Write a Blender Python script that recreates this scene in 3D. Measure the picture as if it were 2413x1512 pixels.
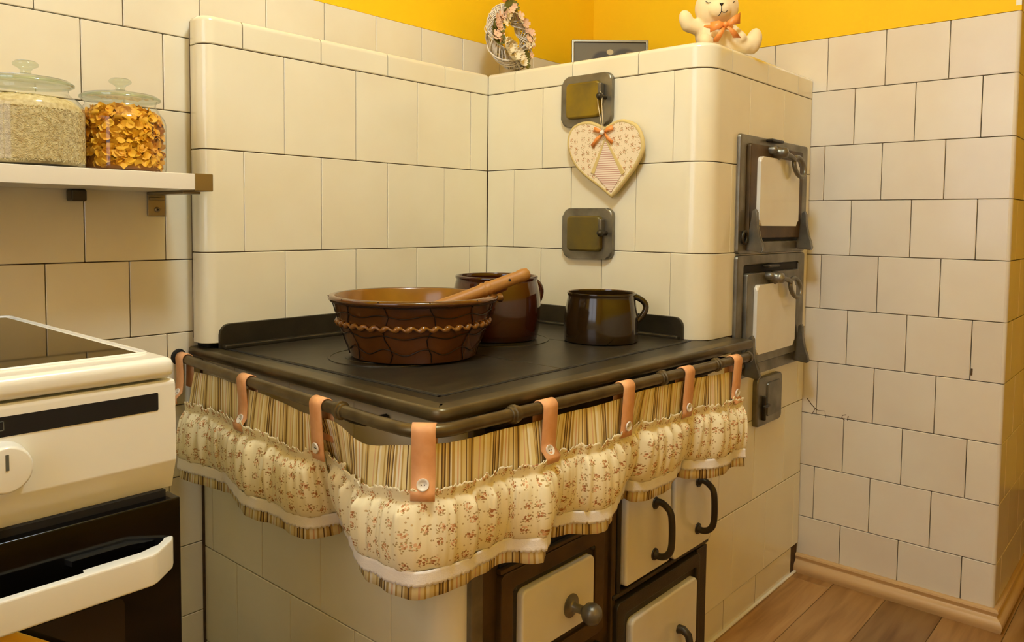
import bpy, bmesh, math, random
import numpy as np
from mathutils import Vector, Matrix, noise
random.seed(7)
for o in list(bpy.data.objects): bpy.data.objects.remove(o)
S = bpy.context.scene
COL = S.collection
PI = math.pi
# ------------------------------------------------------------------ camera
W, H = 2413, 1512
FPX = 1849.0; YAW = .7239; PITCH = -.0577; ROLL = .0099
CAM = np.array([-1.1881, -1.5736, .9934]); PX0 = -14.88; PY0 = -126.54
_cy, _sy, _cp, _sp = math.cos(YAW), math.sin(YAW), math.cos(PITCH), math.sin(PITCH)
CF = np.array([_cy*_cp, _sy*_cp, _sp]); CR = np.array([_sy, -_cy, 0]); CU = np.cross(CR, CF)
_c, _s = math.cos(ROLL), math.sin(ROLL)
CR, CU = _c*CR + _s*CU, -_s*CR + _c*CU
def ray(x, y): return CF + CR*(x-W/2-PX0)/FPX - CU*(y-H/2-PY0)/FPX
def on(ax, val, x, y):
    """point where the line of sight through a photo pixel meets the plane ax = val"""
    d = ray(x, y); i = 'xyz'.index(ax)
    return CAM + d*(val-CAM[i])/d[i]
cd = bpy.data.cameras.new('camera'); cam = bpy.data.objects.new('camera', cd); COL.objects.link(cam)
cd.sensor_width = 36; cd.lens = FPX*36/W; cd.shift_x = -PX0/W; cd.shift_y = PY0/W; cd.clip_start = .02
cam.matrix_world = Matrix(((CR[0], CU[0], -CF[0], CAM[0]), (CR[1], CU[1], -CF[1], CAM[1]), (CR[2], CU[2], -CF[2], CAM[2]), (0, 0, 0, 1)))
S.camera = cam
# ------------------------------------------------------------------ light, world, exposure
wd = bpy.data.worlds.new('world'); S.world = wd; wd.use_nodes = True
wd.node_tree.nodes['Background'].inputs[0].default_value = (.55, .62, .8, 1)
wd.node_tree.nodes['Background'].inputs[1].default_value = .15
S.view_settings.view_transform = 'Standard'; S.view_settings.look = 'None'
S.view_settings.exposure = 0.0; S.view_settings.gamma = 1; S.view_settings.use_curve_mapping = False
LAMP = (-.52, -1.08, 2.22); LAMP_R = .12; LAMP_E = 80; LAMP_C = (.71, .86, 1.0)
WIN_E = 2.0; WIN_C = (.80, .86, 1.0)
try:      # light path lengths: enough for the room's bounce light
    S.cycles.max_bounces = 6; S.cycles.diffuse_bounces = 4; S.cycles.glossy_bounces = 3; S.cycles.transmission_bounces = 4
    S.cycles.caustics_reflective = False; S.cycles.caustics_refractive = False
except AttributeError: pass
# ------------------------------------------------------------------ materials
def srgb(r, g, b):
    f = lambda c: (c/255/12.92) if c <= 10 else ((c/255+.055)/1.055)**2.4
    return (f(r), f(g), f(b), 1)
class NT:
    def __init__(s, name):
        s.m = bpy.data.materials.new(name); s.m.use_nodes = True; s.t = s.m.node_tree
        s.b = s.t.nodes['Principled BSDF']; s.out = s.t.nodes['Material Output']
    def n(s, typ, **kw):
        nd = s.t.nodes.new('ShaderNode'+typ)
        for k, v in kw.items():
            if k.startswith('i_'): nd.inputs[k[2:].replace('_', ' ')].default_value = v
            elif k.startswith('n_'): nd.inputs[int(k[2:])].default_value = v
            else: setattr(nd, k, v)
        return nd
    def l(s, a, ao, b, bi): s.t.links.new(a.outputs[ao], b.inputs[bi])
    def ramp(s, stops, interp='LINEAR'):
        r = s.n('ValToRGB'); r.color_ramp.interpolation = interp; e = r.color_ramp.elements
        while len(e) < len(stops): e.new(.5)
        for q, (p, c) in zip(e, stops): q.position = p; q.color = c
        return r
    def bump(s, node, out, strength=.2, dist=.002):
        b = s.n('Bump'); b.inputs['Strength'].default_value = strength; b.inputs['Distance'].default_value = dist
        s.l(node, out, b, 'Height'); s.l(b, 'Normal', s.b, 'Normal'); return b
def M(name, col, rough=.5, metal=0., var=None, scale=20., stretch=(1, 1, 1), bump=0., bdist=.002, bscale=None, rand=0., coat=0., spec=.5, sheen=0., detail=4.):
    """plain material: two colours mixed by noise, a little per-object variation, optional bump"""
    t = NT(name); t.b.inputs['Roughness'].default_value = rough; t.b.inputs['Metallic'].default_value = metal
    t.b.inputs['Coat Weight'].default_value = coat; t.b.inputs['Coat Roughness'].default_value = .08
    t.b.inputs['Specular IOR Level'].default_value = spec; t.b.inputs['Sheen Weight'].default_value = sheen
    t.b.inputs['Base Color'].default_value = col
    if var or bump:
        tc = t.n('TexCoord'); mp = t.n('Mapping'); mp.inputs['Scale'].default_value = stretch
        t.l(tc, 'Object', mp, 'Vector')
        nz = t.n('TexNoise'); nz.inputs['Scale'].default_value = scale; nz.inputs['Detail'].default_value = detail
        t.l(mp, 'Vector', nz, 'Vector')
        oi = t.n('ObjectInfo'); ml = t.n('Math', operation='MULTIPLY'); ml.inputs[1].default_value = 37.0
        t.l(oi, 'Random', ml, 0); nz.noise_dimensions = '4D'; t.l(ml, 0, nz, 'W')
    src = None
    if var:
        r = t.ramp([(.33, col), (.68, var)]); t.l(nz, 'Fac', r, 'Fac'); src = (r, 'Color')
    if rand:
        oi = t.n('ObjectInfo'); mr = t.n('MapRange'); mr.inputs['To Min'].default_value = 1-rand; mr.inputs['To Max'].default_value = 1+rand
        t.l(oi, 'Random', mr, 'Value'); hs = t.n('HueSaturation'); hs.inputs['Color'].default_value = col
        if src: t.l(src[0], src[1], hs, 'Color')
        t.l(mr, 'Result', hs, 'Value'); src = (hs, 'Color')
    if src: t.l(src[0], src[1], t.b, 'Base Color')
    if bump:
        if bscale:
            n2 = t.n('TexNoise'); n2.inputs['Scale'].default_value = bscale; n2.inputs['Detail'].default_value = 3
            t.l(mp, 'Vector', n2, 'Vector'); t.bump(n2, 'Fac', bump, bdist)
        else: t.bump(nz, 'Fac', bump, bdist)
    return t.m
MT = {}
MT['stove_tile'] = M('cream_glazed_tile', srgb(243, 234, 208), .16, var=srgb(238, 226, 196), scale=5, bump=.05, bdist=.004, bscale=9, rand=.025, coat=.3)
MT['wall_tile'] = M('ivory_wall_tile', srgb(236, 226, 202), .2, var=srgb(228, 214, 186), scale=5, bump=.05, bdist=.004, bscale=10, rand=.03, coat=.2)
MT['far_tile'] = M('pale_wall_tile', srgb(236, 226, 210), .2, var=srgb(228, 214, 196), scale=5, bump=.05, bdist=.004, bscale=10, rand=.03, coat=.2)
MT['grout'] = M('brown_grout', srgb(120, 88, 48), .9, var=srgb(84, 58, 30), scale=60)
MT['light_grout'] = M('pale_brown_grout', srgb(178, 148, 108), .9, var=srgb(152, 122, 86), scale=60)
MT['dark_grout'] = M('sooty_joint', srgb(92, 66, 34), .9, var=srgb(60, 42, 22), scale=40)
MT['yellow'] = M('yellow_wall_paint', srgb(255, 206, 0), .75, var=srgb(254, 201, 0), scale=6, bump=.12, bdist=.003, bscale=30)
MT['plaster'] = M('white_plaster', srgb(248, 242, 226), .85)
MT['ceiling_paint'] = M('cream_ceiling_paint', srgb(252, 230, 164), .85)
MT['iron'] = M('black_cast_iron', srgb(48, 42, 30), .40, .5, var=srgb(74, 65, 46), scale=9, bump=.25, bdist=.0015, bscale=220, detail=8)
MT['iron_top'] = M('blackened_stove_plate', srgb(46, 41, 32), .36, .3, var=srgb(64, 57, 42), scale=14, stretch=(1, 4, 1), bump=.2, bdist=.001, bscale=260, detail=8)
MT['iron_edge'] = M('worn_stove_edge', srgb(74, 65, 45), .34, .6, var=srgb(112, 99, 70), scale=10, bump=.15, bdist=.001, bscale=200, detail=8)
MT['rail'] = M('dark_steel_tube', srgb(88, 76, 52), .34, .7, var=srgb(118, 104, 74), scale=25, bump=.12, bdist=.0008, bscale=150, detail=8)
MT['steel'] = M('grey_brushed_iron', srgb(142, 136, 120), .36, .7, var=srgb(98, 92, 78), scale=16, bump=.2, bdist=.001, bscale=180, detail=8)
MT['olive'] = M('yellowed_iron_plate', srgb(150, 122, 16), .42, .3, var=srgb(110, 92, 36), scale=14, detail=8)
MT['olive_dark'] = M('olive_stained_iron', srgb(122, 102, 26), .42, .3, var=srgb(94, 82, 44), scale=14, detail=8)
MT['rust'] = M('rusty_brown_iron', srgb(98, 74, 36), .46, .4, var=srgb(64, 50, 30), scale=18, bump=.2, bdist=.001, bscale=120, detail=8)
MT['enamel'] = M('white_enamel', srgb(240, 234, 220), .14, var=srgb(232, 222, 204), scale=8, coat=.4)
MT['black'] = M('black_and_gap_shade', srgb(12, 10, 8), .7)  # plain black parts, and shade painted into gaps, slots and recesses
MT['leather'] = M('peach_leather', srgb(240, 180, 128), .6, var=srgb(230, 164, 110), scale=60, bump=.2, bdist=.0006, bscale=300, rand=.03)
MT['button'] = M('white_button', srgb(236, 226, 212), .3)
MT['white_gloss'] = M('white_cooker_enamel', srgb(244, 242, 234), .22, coat=.2)
MT['hob'] = M('black_hob_glass', srgb(26, 24, 18), .04, spec=.8)
MT['oven_glass'] = M('black_oven_glass', srgb(8, 6, 6), .08, spec=.3)
MT['oven_window'] = M('dark_oven_window', srgb(30, 22, 10), .1)
MT['display'] = M('black_display', srgb(6, 5, 6), .12)
MT['grey_mark'] = M('grey_print', srgb(96, 100, 92), .5)
MT['shelf'] = M('white_shelf', srgb(236, 226, 208), .35)
MT['brass'] = M('bronze_cap', srgb(138, 112, 60), .4, .4)
MT['bracket'] = M('brushed_bracket', srgb(150, 138, 112), .35, .8)
MT['glaze'] = M('brown_pot_glaze', srgb(108, 62, 20), .14, var=srgb(74, 40, 12), scale=7, bump=.1, bdist=.003, bscale=18, coat=.5)
MT['rope_glaze'] = M('amber_glaze', srgb(150, 98, 36), .14, var=srgb(112, 66, 20), scale=30, coat=.5)
MT['glaze_in'] = M('ochre_glaze', srgb(150, 102, 34), .22, var=srgb(124, 82, 26), scale=10, coat=.3)
MT['glaze_red'] = M('red_brown_glaze', srgb(72, 30, 12), .1, var=srgb(44, 18, 8), scale=5, coat=.6)
MT['glaze_dark'] = M('dark_brown_glaze', srgb(54, 38, 16), .13, var=srgb(34, 22, 10), scale=8, bump=.08, bdist=.003, bscale=25, coat=.5)
MT['wire'] = M('dark_wire', srgb(46, 30, 18), .5, .5)
MT['wood'] = M('turned_wood', srgb(186, 134, 66), .5, var=srgb(160, 108, 48), scale=14, stretch=(1, 1, .15), bump=.15, bdist=.001)
MT['wicker'] = M('white_wicker', srgb(226, 212, 192), .7, rand=.05)
MT['petal'] = M('pink_petal', srgb(242, 196, 160), .7, rand=.08)
MT['petal_cream'] = M('cream_petal', srgb(246, 226, 184), .7, rand=.06)
MT['leaf'] = M('olive_leaf', srgb(112, 108, 40), .6, rand=.2)
MT['orange'] = M('orange_ribbon', srgb(244, 150, 70), .45, rand=.05)
MT['plush'] = M('cream_plush', srgb(246, 220, 170), .9, sheen=.3, bump=.25, bdist=.001, bscale=260)
MT['thread'] = M('black_thread', srgb(34, 26, 18), .7)
MT['frame'] = M('pewter_frame', srgb(150, 142, 122), .35, .6)
MT['piping'] = M('straw_piping', srgb(216, 190, 124), .7)
MT['cord'] = M('cream_cord', srgb(232, 212, 168), .8)
MT['base_wood'] = M('oak_baseboard', srgb(218, 182, 130), .42, var=srgb(202, 162, 108), scale=8, stretch=(.2, .2, 5))
MT['white_seal'] = M('white_sealant', srgb(236, 226, 208), .6)
MT['crack'] = M('crack_line', srgb(96, 74, 50), .9)
MT['yellow_cloth'] = M('yellow_cloth', srgb(240, 190, 60), .85, bump=.3, bdist=.001, bscale=300)
MT['rice_core'] = M('rice_mass', srgb(186, 160, 104), .8, var=srgb(160, 132, 82), scale=90)
MT['lamp_metal'] = M('lamp_metal', srgb(200, 196, 186), .4, .6)
def wood_floor():
    t = NT('laminate_plank'); tc = t.n('TexCoord'); oi = t.n('ObjectInfo')
    ml = t.n('Math', operation='MULTIPLY'); ml.inputs[1].default_value = 60; t.l(oi, 'Random', ml, 0)
    mp = t.n('Mapping'); mp.inputs['Scale'].default_value = (1.2, 14, 1); t.l(tc, 'Object', mp, 'Vector')
    nz = t.n('TexNoise', noise_dimensions='4D'); nz.inputs['Scale'].default_value = 2.4; nz.inputs['Detail'].default_value = 7; nz.inputs['Distortion'].default_value = .8
    t.l(mp, 'Vector', nz, 'Vector'); t.l(ml, 0, nz, 'W')
    r = t.ramp([(.28, srgb(140, 94, 48)), (.5, srgb(178, 132, 78)), (.72, srgb(196, 152, 98))]); t.l(nz, 'Fac', r, 'Fac')
    mr = t.n('MapRange'); mr.inputs['To Min'].default_value = .55; mr.inputs['To Max'].default_value = 1.02; t.l(oi, 'Random', mr, 'Value')
    hs = t.n('HueSaturation'); t.l(r, 'Color', hs, 'Color'); t.l(mr, 'Result', hs, 'Value'); t.l(hs, 'Color', t.b, 'Base Color')
    t.b.inputs['Roughness'].default_value = .36
    return t.m
MT['plank'] = wood_floor()
def stripes_mat():
    t = NT('striped_cotton'); uv = t.n('UVMap'); sx = t.n('SeparateXYZ'); t.l(uv, 'UV', sx, 'Vector')
    d = t.n('Math', operation='DIVIDE'); d.inputs[1].default_value = .105; t.l(sx, 'X', d, 0)
    fr = t.n('Math', operation='FRACT'); t.l(d, 0, fr, 0)
    cr, tn, dk, pk, wh = srgb(240, 222, 166), srgb(206, 172, 100), srgb(112, 84, 48), srgb(232, 190, 146), srgb(250, 240, 212)
    st = [(0, cr), (.07, tn), (.10, cr), (.14, dk), (.165, tn), (.19, dk), (.215, cr), (.24, tn), (.27, dk), (.30, wh), (.33, tn), (.38, wh), (.43, pk), (.46, wh), (.50, tn), (.53, cr), (.60, dk), (.62, cr), (.65, tn), (.70, dk), (.73, tn), (.76, cr), (.84, pk), (.87, cr), (.92, tn), (.95, wh)]
    r = t.ramp(st, 'CONSTANT'); t.l(fr, 0, r, 'Fac'); t.l(r, 'Color', t.b, 'Base Color')
    t.b.inputs['Roughness'].default_value = .85
    w = t.n('TexNoise'); w.inputs['Scale'].default_value = 900; t.l(uv, 'UV', w, 'Vector'); t.bump(w, 'Fac', .15, .0005)
    return t.m
MT['stripes'] = stripes_mat()
def floral_mat(name, base, sc=44., coord='UV'):
    """little rose bouquets (a disc of petals and leaves round each cell centre) with stray buds between"""
    t = NT(name)
    if coord == 'UV': uv = t.n('UVMap'); src = (uv, 'UV')
    else:
        tc = t.n('TexCoord'); sx = t.n('SeparateXYZ'); uv = t.n('CombineXYZ'); t.l(tc, 'Object', sx, 'Vector'); t.l(sx, 'X', uv, 'X'); t.l(sx, 'Z', uv, 'Y'); src = (uv, 'Vector')
    def vor(scale, rnd):
        v = t.n('TexVoronoi', voronoi_dimensions='2D'); v.inputs['Scale'].default_value = scale; v.inputs['Randomness'].default_value = rnd; t.l(src[0], src[1], v, 'Vector'); return v
    def less(v, th): m = t.n('Math', operation='LESS_THAN'); m.inputs[1].default_value = th; t.l(v, 'Distance', m, 0); return m
    def mul(a, b): m = t.n('Math', operation='MULTIPLY'); t.l(a, 0, m, 0); t.l(b, 0, m, 1); return m
    v = vor(sc, .62); vp = vor(sc*5.6, 1.); vl = vor(sc*4.6, 1.)
    rose = mul(less(v, .24), less(vp, .42)); leaf = mul(less(v, .36), less(vl, .25))
    vb = vor(sc*1.7, .8); bud = less(vb, .10)
    sp = t.n('SeparateColor'); t.l(vp, 'Color', sp, 'Color')
    pc = t.ramp([(0, srgb(172, 112, 64)), (.32, srgb(204, 148, 96)), (.62, srgb(234, 190, 144))], 'CONSTANT'); t.l(sp, 'Red', pc, 'Fac')
    prev = None
    for mask, col in ((bud, srgb(200, 170, 118)), (leaf, srgb(184, 156, 100)), (rose, None)):
        mix = t.n('Mix', data_type='RGBA'); t.l(mask, 0, mix, 'Factor')
        if prev: t.l(prev, 'Result', mix, 'A')
        else: mix.inputs['A'].default_value = base
        if col: mix.inputs['B'].default_value = col
        else: t.l(pc, 'Color', mix, 'B')
        prev = mix
    t.l(prev, 'Result', t.b, 'Base Color'); t.b.inputs['Roughness'].default_value = .85
    return t.m
MT['floral'] = floral_mat('rose_sprig_cotton', srgb(248, 234, 196))
MT['floral_heart'] = floral_mat('rose_sprig_patch', srgb(244, 224, 190), 56., 'Object')
MT['lace'] = M('white_lace', srgb(246, 238, 232), .8, bump=.5, bdist=.001, bscale=500)
def heart_stripe():
    t = NT('pink_ticking'); tc = t.n('TexCoord'); sx = t.n('SeparateXYZ'); t.l(tc, 'Object', sx, 'Vector')
    d = t.n('Math', operation='MULTIPLY'); d.inputs[1].default_value = 190; t.l(sx, 'Z', d, 0)
    fr = t.n('Math', operation='FRACT'); t.l(d, 0, fr, 0)
    r = t.ramp([(0, srgb(244, 226, 206)), (.55, srgb(206, 160, 140))], 'CONSTANT'); t.l(fr, 0, r, 'Fac'); t.l(r, 'Color', t.b, 'Base Color')
    t.b.inputs['Roughness'].default_value = .85; return t.m
MT['ticking'] = heart_stripe()
def thin_glass(name, tint, f0, rough):
    t = NT(name); t.t.nodes.remove(t.b)
    tr = t.n('BsdfTransparent'); tr.inputs[0].default_value = tint
    gl = t.n('BsdfGlossy'); gl.inputs['Roughness'].default_value = rough
    lw = t.n('LayerWeight'); lw.inputs[0].default_value = .5
    pw = t.n('Math', operation='POWER'); pw.inputs[1].default_value = 5; t.l(lw, 'Facing', pw, 0)
    ma = t.n('Math', operation='MULTIPLY_ADD'); ma.inputs[1].default_value = 1-f0; ma.inputs[2].default_value = f0; t.l(pw, 0, ma, 0)
    mx = t.n('MixShader'); t.l(ma, 0, mx, 0); t.l(tr, 0, mx, 1); t.l(gl, 0, mx, 2); t.l(mx, 0, t.out, 0)
    return t.m
MT['glass'] = thin_glass('thin_clear_glass', (.975, .985, .965, 1), .045, .03)
MT['lid_glass'] = thin_glass('greenish_lid_glass', (.90, .945, .90, 1), .09, .06)
def emit(name, c, e):
    t = NT(name); t.b.inputs['Base Color'].default_value = (*c, 1)
    t.b.inputs['Emission Color'].default_value = (*c, 1); t.b.inputs['Emission Strength'].default_value = e; return t.m
MT['lamp'] = emit('lit_opal_globe', LAMP_C, LAMP_E)
MT['daylight'] = emit('daylight_pane', WIN_C, WIN_E)
def photo_mat():
    """old sepia photograph print: pale ground, two dark heads of hair, one with a pale bow"""
    t = NT('sepia_photograph'); tc = t.n('TexCoord'); prev = None
    col = srgb(112, 102, 78)
    for (cx, cz, rx, rz, c) in [(-.02, .012, .042, .036, srgb(62, 54, 44)), (.045, .02, .045, .036, srgb(72, 66, 56)), (.06, .026, .02, .018, srgb(150, 132, 104)), (.0, .04, .012, .010, srgb(206, 186, 140))]:
        mp = t.n('Mapping'); mp.inputs['Location'].default_value = (-cx/rx, 0, -cz/rz); mp.inputs['Scale'].default_value = (1/rx, 0, 1/rz)
        t.l(tc, 'Object', mp, 'Vector'); g = t.n('TexGradient', gradient_type='SPHERICAL'); t.l(mp, 'Vector', g, 'Vector')
        r = t.ramp([(.05, (0, 0, 0, 1)), (.25, (1, 1, 1, 1))]); t.l(g, 'Fac', r, 'Fac')
        mx = t.n('Mix', data_type='RGBA'); t.l(r, 'Color', mx, 'Factor'); mx.inputs['B'].default_value = c
        if prev: t.l(prev, 'Result', mx, 'A')
        else: mx.inputs['A'].default_value = col
        prev = mx
    t.l(prev, 'Result', t.b, 'Base Color'); t.b.inputs['Roughness'].default_value = .55
    return t.m
MT['photo'] = photo_mat()
# ------------------------------------------------------------------ mesh helpers
LOCAL = set()      # things whose parts are modelled in the thing's own coordinates
def wmat(o): return o.matrix_basis.copy() if o.parent is None else wmat(o.parent) @ o.matrix_parent_inverse @ o.matrix_basis
def mesh_obj(name, verts, faces, mat, parent=None, smooth=False, uvs=None, loc=None, kind=None):
    me = bpy.data.meshes.new(name); me.from_pydata([tuple(map(float, v)) for v in verts], [], faces); me.update()
    if uvs is not None:
        ul = me.uv_layers.new(name='UVMap')
        for lp in me.loops: ul.data[lp.index].uv = uvs[lp.vertex_index]
    me.materials.append(MT[mat] if isinstance(mat, str) else mat)
    if smooth: me.shade_smooth()
    return link(name, me, parent, loc, kind)
def link(name, me, parent=None, loc=None, kind=None):
    o = bpy.data.objects.new(name, me); COL.objects.link(o)
    if loc is not None: o.location = loc
    if parent is not None:
        o.parent = parent
        if parent.name not in LOCAL: o.matrix_parent_inverse = wmat(parent).inverted()
        else: LOCAL.add(o.name)
    if kind: o['kind'] = kind
    return o
def bm_obj(name, bm, mat, parent=None, smooth=False, loc=None, kind=None, auto=None):
    bmesh.ops.recalc_face_normals(bm, faces=bm.faces)
    me = bpy.data.meshes.new(name); bm.to_mesh(me); bm.free(); me.materials.append(MT[mat])
    if smooth: me.shade_smooth()
    o = link(name, me, parent, loc, kind)
    if auto is not None:
        me.set_sharp_from_angle(angle=math.radians(auto)); w = o.modifiers.new('normals', 'WEIGHTED_NORMAL'); w.keep_sharp = True
    return o
def tag(o, label, cat, group=None):
    o['label'] = label; o['category'] = cat
    if group: o['group'] = group
    return o
def struct(o): o['kind'] = 'structure'; return o
def empty(name, loc=(0, 0, 0), rz=0., local=False):
    o = bpy.data.objects.new(name, None); COL.objects.link(o); o.location = loc; o.rotation_euler[2] = rz
    o.empty_display_size = .05
    if local: LOCAL.add(o.name)
    return o
def add_box(bm, x0, x1, y0, y1, z0, z1, bev=0., seg=1):
    g = bmesh.ops.create_cube(bm, size=1); vs = g['verts']
    for v in vs: v.co = Vector(((x0+x1)/2+v.co.x*(x1-x0), (y0+y1)/2+v.co.y*(y1-y0), (z0+z1)/2+v.co.z*(z1-z0)))
    if bev > 0:
        es = list({e for v in vs for e in v.link_edges})
        bmesh.ops.bevel(bm, geom=es, offset=bev, segments=seg, affect='EDGES', profile=.5)
def box(name, x0, x1, y0, y1, z0, z1, mat, parent=None, bev=0., seg=2, smooth=True, kind=None):
    bm = bmesh.new(); add_box(bm, x0, x1, y0, y1, z0, z1, bev, seg)
    return bm_obj(name, bm, mat, parent, smooth and bev > 0, kind=kind, auto=50 if bev > 0 else None)
def lathe_data(prof, segs=48, closed=False):
    vs, fs = [], []; n = len(prof)
    for i in range(segs):
        a = 2*PI*i/segs
        for r, z in prof: vs.append((r*math.cos(a), r*math.sin(a), z))
    for i in range(segs):
        j = (i+1) % segs
        for k in range(n-1 if not closed else n):
            k2 = (k+1) % n
            a, b, c, d = i*n+k, j*n+k, j*n+k2, i*n+k2
            fs.append((a, b, c, d))
    return vs, fs
def lathe(name, prof, mat, parent=None, segs=48, loc=None, closed=False, kind=None):
    bm = bmesh.new(); vs, fs = lathe_data(prof, segs, closed)
    bv = [bm.verts.new(v) for v in vs]
    for f in fs: bm.faces.new([bv[i] for i in f])
    bmesh.ops.remove_doubles(bm, verts=bm.verts, dist=1e-6)
    return bm_obj(name, bm, mat, parent, True, loc, kind, auto=60)
def tube_data(pts, r, segs=8, closed=False):
    pts = [Vector(p) for p in pts]; n = len(pts); vs, fs = [], []
    rr = r if isinstance(r, (list, tuple)) else [r]*n
    prev = None
    for i, p in enumerate(pts):
        a = pts[(i-1) % n] if (closed or i > 0) else pts[i]; b = pts[(i+1) % n] if (closed or i < n-1) else pts[i]
        t = (b-a).normalized()
        if prev is None:
            up = Vector((0, 0, 1)) if abs(t.z) < .9 else Vector((1, 0, 0)); u = t.cross(up).normalized()
        else: u = (prev-t*prev.dot(t)).normalized()
        prev = u; w = t.cross(u)
        for k in range(segs):
            an = 2*PI*k/segs; vs.append(p+u*math.cos(an)*rr[i]+w*math.sin(an)*rr[i])
    m = n if closed else n-1
    for i in range(m):
        j = (i+1) % n
        for k in range(segs):
            k2 = (k+1) % segs; fs.append((i*segs+k, i*segs+k2, j*segs+k2, j*segs+k))
    if not closed:
        fs.append(tuple(range(segs-1, -1, -1))); fs.append(tuple((n-1)*segs+k for k in range(segs)))
    return vs, fs
def tube(name, pts, r, mat, parent=None, segs=8, closed=False):
    vs, fs = tube_data(pts, r, segs, closed); o = mesh_obj(name, vs, fs, mat, parent, True)
    o.data.set_sharp_from_angle(angle=math.radians(60)); return o
def tubes(name, many, mat, parent=None, segs=6, closed=False, kind=None):
    vs, fs = [], []
    for pts, r in many:
        a, b = tube_data(pts, r, segs, closed); o = len(vs); vs += a; fs += [tuple(i+o for i in f) for f in b]
    return mesh_obj(name, vs, fs, mat, parent, True, kind=kind)
def path_normals(path):
    """outward (right-hand) mitred offsets of a plan path"""
    out = []; n = len(path)
    for i in range(n):
        d = []
        if i > 0: d.append(np.array(path[i])-np.array(path[i-1]))
        if i < n-1: d.append(np.array(path[i+1])-np.array(path[i]))
        ns = [np.array((q[1], -q[0]))/max(1e-9, np.hypot(*q)) for q in d]
        m = sum(ns); m = m/max(1e-9, np.hypot(*m)); k = 1/max(.35, float(m@ns[0])); out.append(m*k)
    return out
def sweep(name, path, sec, mat, parent=None, smooth=True, kind=None, auto=40):
    """closed cross-section [(out, z)] carried along a plan path; out>0 = right-hand side of the path"""
    nm = path_normals(path); vs, fs = [], []; m = len(sec)
    for p, n in zip(path, nm):
        for o, z in sec: vs.append((p[0]+n[0]*o, p[1]+n[1]*o, z))
    for i in range(len(path)-1):
        for k in range(m):
            k2 = (k+1) % m; fs.append((i*m+k, (i+1)*m+k, (i+1)*m+k2, i*m+k2))
    fs.append(tuple(range(m))); fs.append(tuple(range((len(path)-1)*m+m-1, (len(path)-1)*m-1, -1)))
    bm = bmesh.new(); bv = [bm.verts.new(v) for v in vs]
    for f in fs: bm.faces.new([bv[i] for i in f])
    return bm_obj(name, bm, mat, parent, smooth, kind=kind, auto=auto if smooth else None)
def arc(cx, cy, r, a0, a1, n=8): return [(cx+r*math.cos(math.radians(a0+(a1-a0)*i/n)), cy+r*math.sin(math.radians(a0+(a1-a0)*i/n))) for i in range(n+1)]
def rrect(x0, x1, z0, z1, r, n=4):
    p = []
    for cx, cz, a in ((x1-r, z1-r, 0), (x0+r, z1-r, 90), (x0+r, z0+r, 180), (x1-r, z0+r, 270)):
        p += [(cx+r*math.cos(math.radians(a+90*i/n)), cz+r*math.sin(math.radians(a+90*i/n))) for i in range(n+1)]
    return p
def slab(name, outline, y0, y1, mat, parent=None, bev=0., seg=2, loc=None, smooth=True):
    """outline [(x,z)] extruded from y0 (back) to y1 (front, smaller y) with a rounded front edge"""
    bm = bmesh.new(); f = [bm.verts.new((x, y1, z)) for x, z in outline]; b = [bm.verts.new((x, y0, z)) for x, z in outline]
    n = len(outline); ff = bm.faces.new(f); bm.faces.new(b[::-1])
    for i in range(n): bm.faces.new((f[i], b[i], b[(i+1) % n], f[(i+1) % n]))
    if bev: bmesh.ops.bevel(bm, geom=list(ff.edges), offset=bev, segments=seg, affect='EDGES', profile=.5)
    return bm_obj(name, bm, mat, parent, smooth, loc, auto=35)
def ringslab(name, outer, inner, y0, y1, mat, parent=None, bev=.0):
    """flat frame between two outlines of equal point count"""
    n = len(outer); vs = [(x, y1, z) for x, z in outer]+[(x, y1, z) for x, z in inner]+[(x, y0, z) for x, z in outer]+[(x, y0, z) for x, z in inner]; fs = []
    for i in range(n):
        j = (i+1) % n
        fs += [(i, j, n+j, n+i), (2*n+i, 3*n+i, 3*n+j, 2*n+j), (i, 2*n+i, 2*n+j, j), (n+i, n+j, 3*n+j, 3*n+i)]
    bm = bmesh.new(); bv = [bm.verts.new(v) for v in vs]
    for f in fs: bm.faces.new([bv[i] for i in f])
    if bev:
        es = [e for e in bm.edges if all(abs(v.co.y-y1) < 1e-6 for v in e.verts) and len(e.link_faces) == 2 and abs(e.link_faces[0].normal.dot(e.link_faces[1].normal)) < .5]
        bm.normal_update(); es = [e for e in bm.edges if all(abs(v.co.y-y1) < 1e-6 for v in e.verts) and len(e.link_faces) == 2 and abs(e.link_faces[0].normal.dot(e.link_faces[1].normal)) < .5]
        bmesh.ops.bevel(bm, geom=es, offset=bev, segments=2, affect='EDGES', profile=.5)
    return bm_obj(name, bm, mat, parent, True, auto=35)
# tiles: a bevelled slab, mesh shared between tiles of one size.  local x = width, z = height, faces -y
TILE = {}
def tile(name, parent, face, u0, u1, z0, z1, mat, at, gap=.0009, th=.012, bev=.0011):
    """face 'y' -> plane y = at, u = x ; face 'x' -> plane x = at, u = -y (u grows towards the room)"""
    w, h = round(u1-u0-2*gap, 4), round(z1-z0-2*gap, 4)
    if w < .004 or h < .004: return
    key = (w, h, mat, th)
    if key not in TILE:
        bm = bmesh.new(); add_box(bm, -w/2, w/2, 0, th, -h/2, h/2, bev, 1)
        bmesh.ops.recalc_face_normals(bm, faces=bm.faces)
        me = bpy.data.meshes.new(name); bm.to_mesh(me); bm.free(); me.materials.append(MT[mat]); TILE[key] = me
    o = link(name, TILE[key], parent)
    c = (u0+u1)/2; zc = (z0+z1)/2; j = random.uniform(-.0004, .0004)
    if face == 'y': o.location = (c, at+j, zc)
    else: o.location = (at+j, -c, zc); o.rotation_euler[2] = -PI/2
    return o
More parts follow.
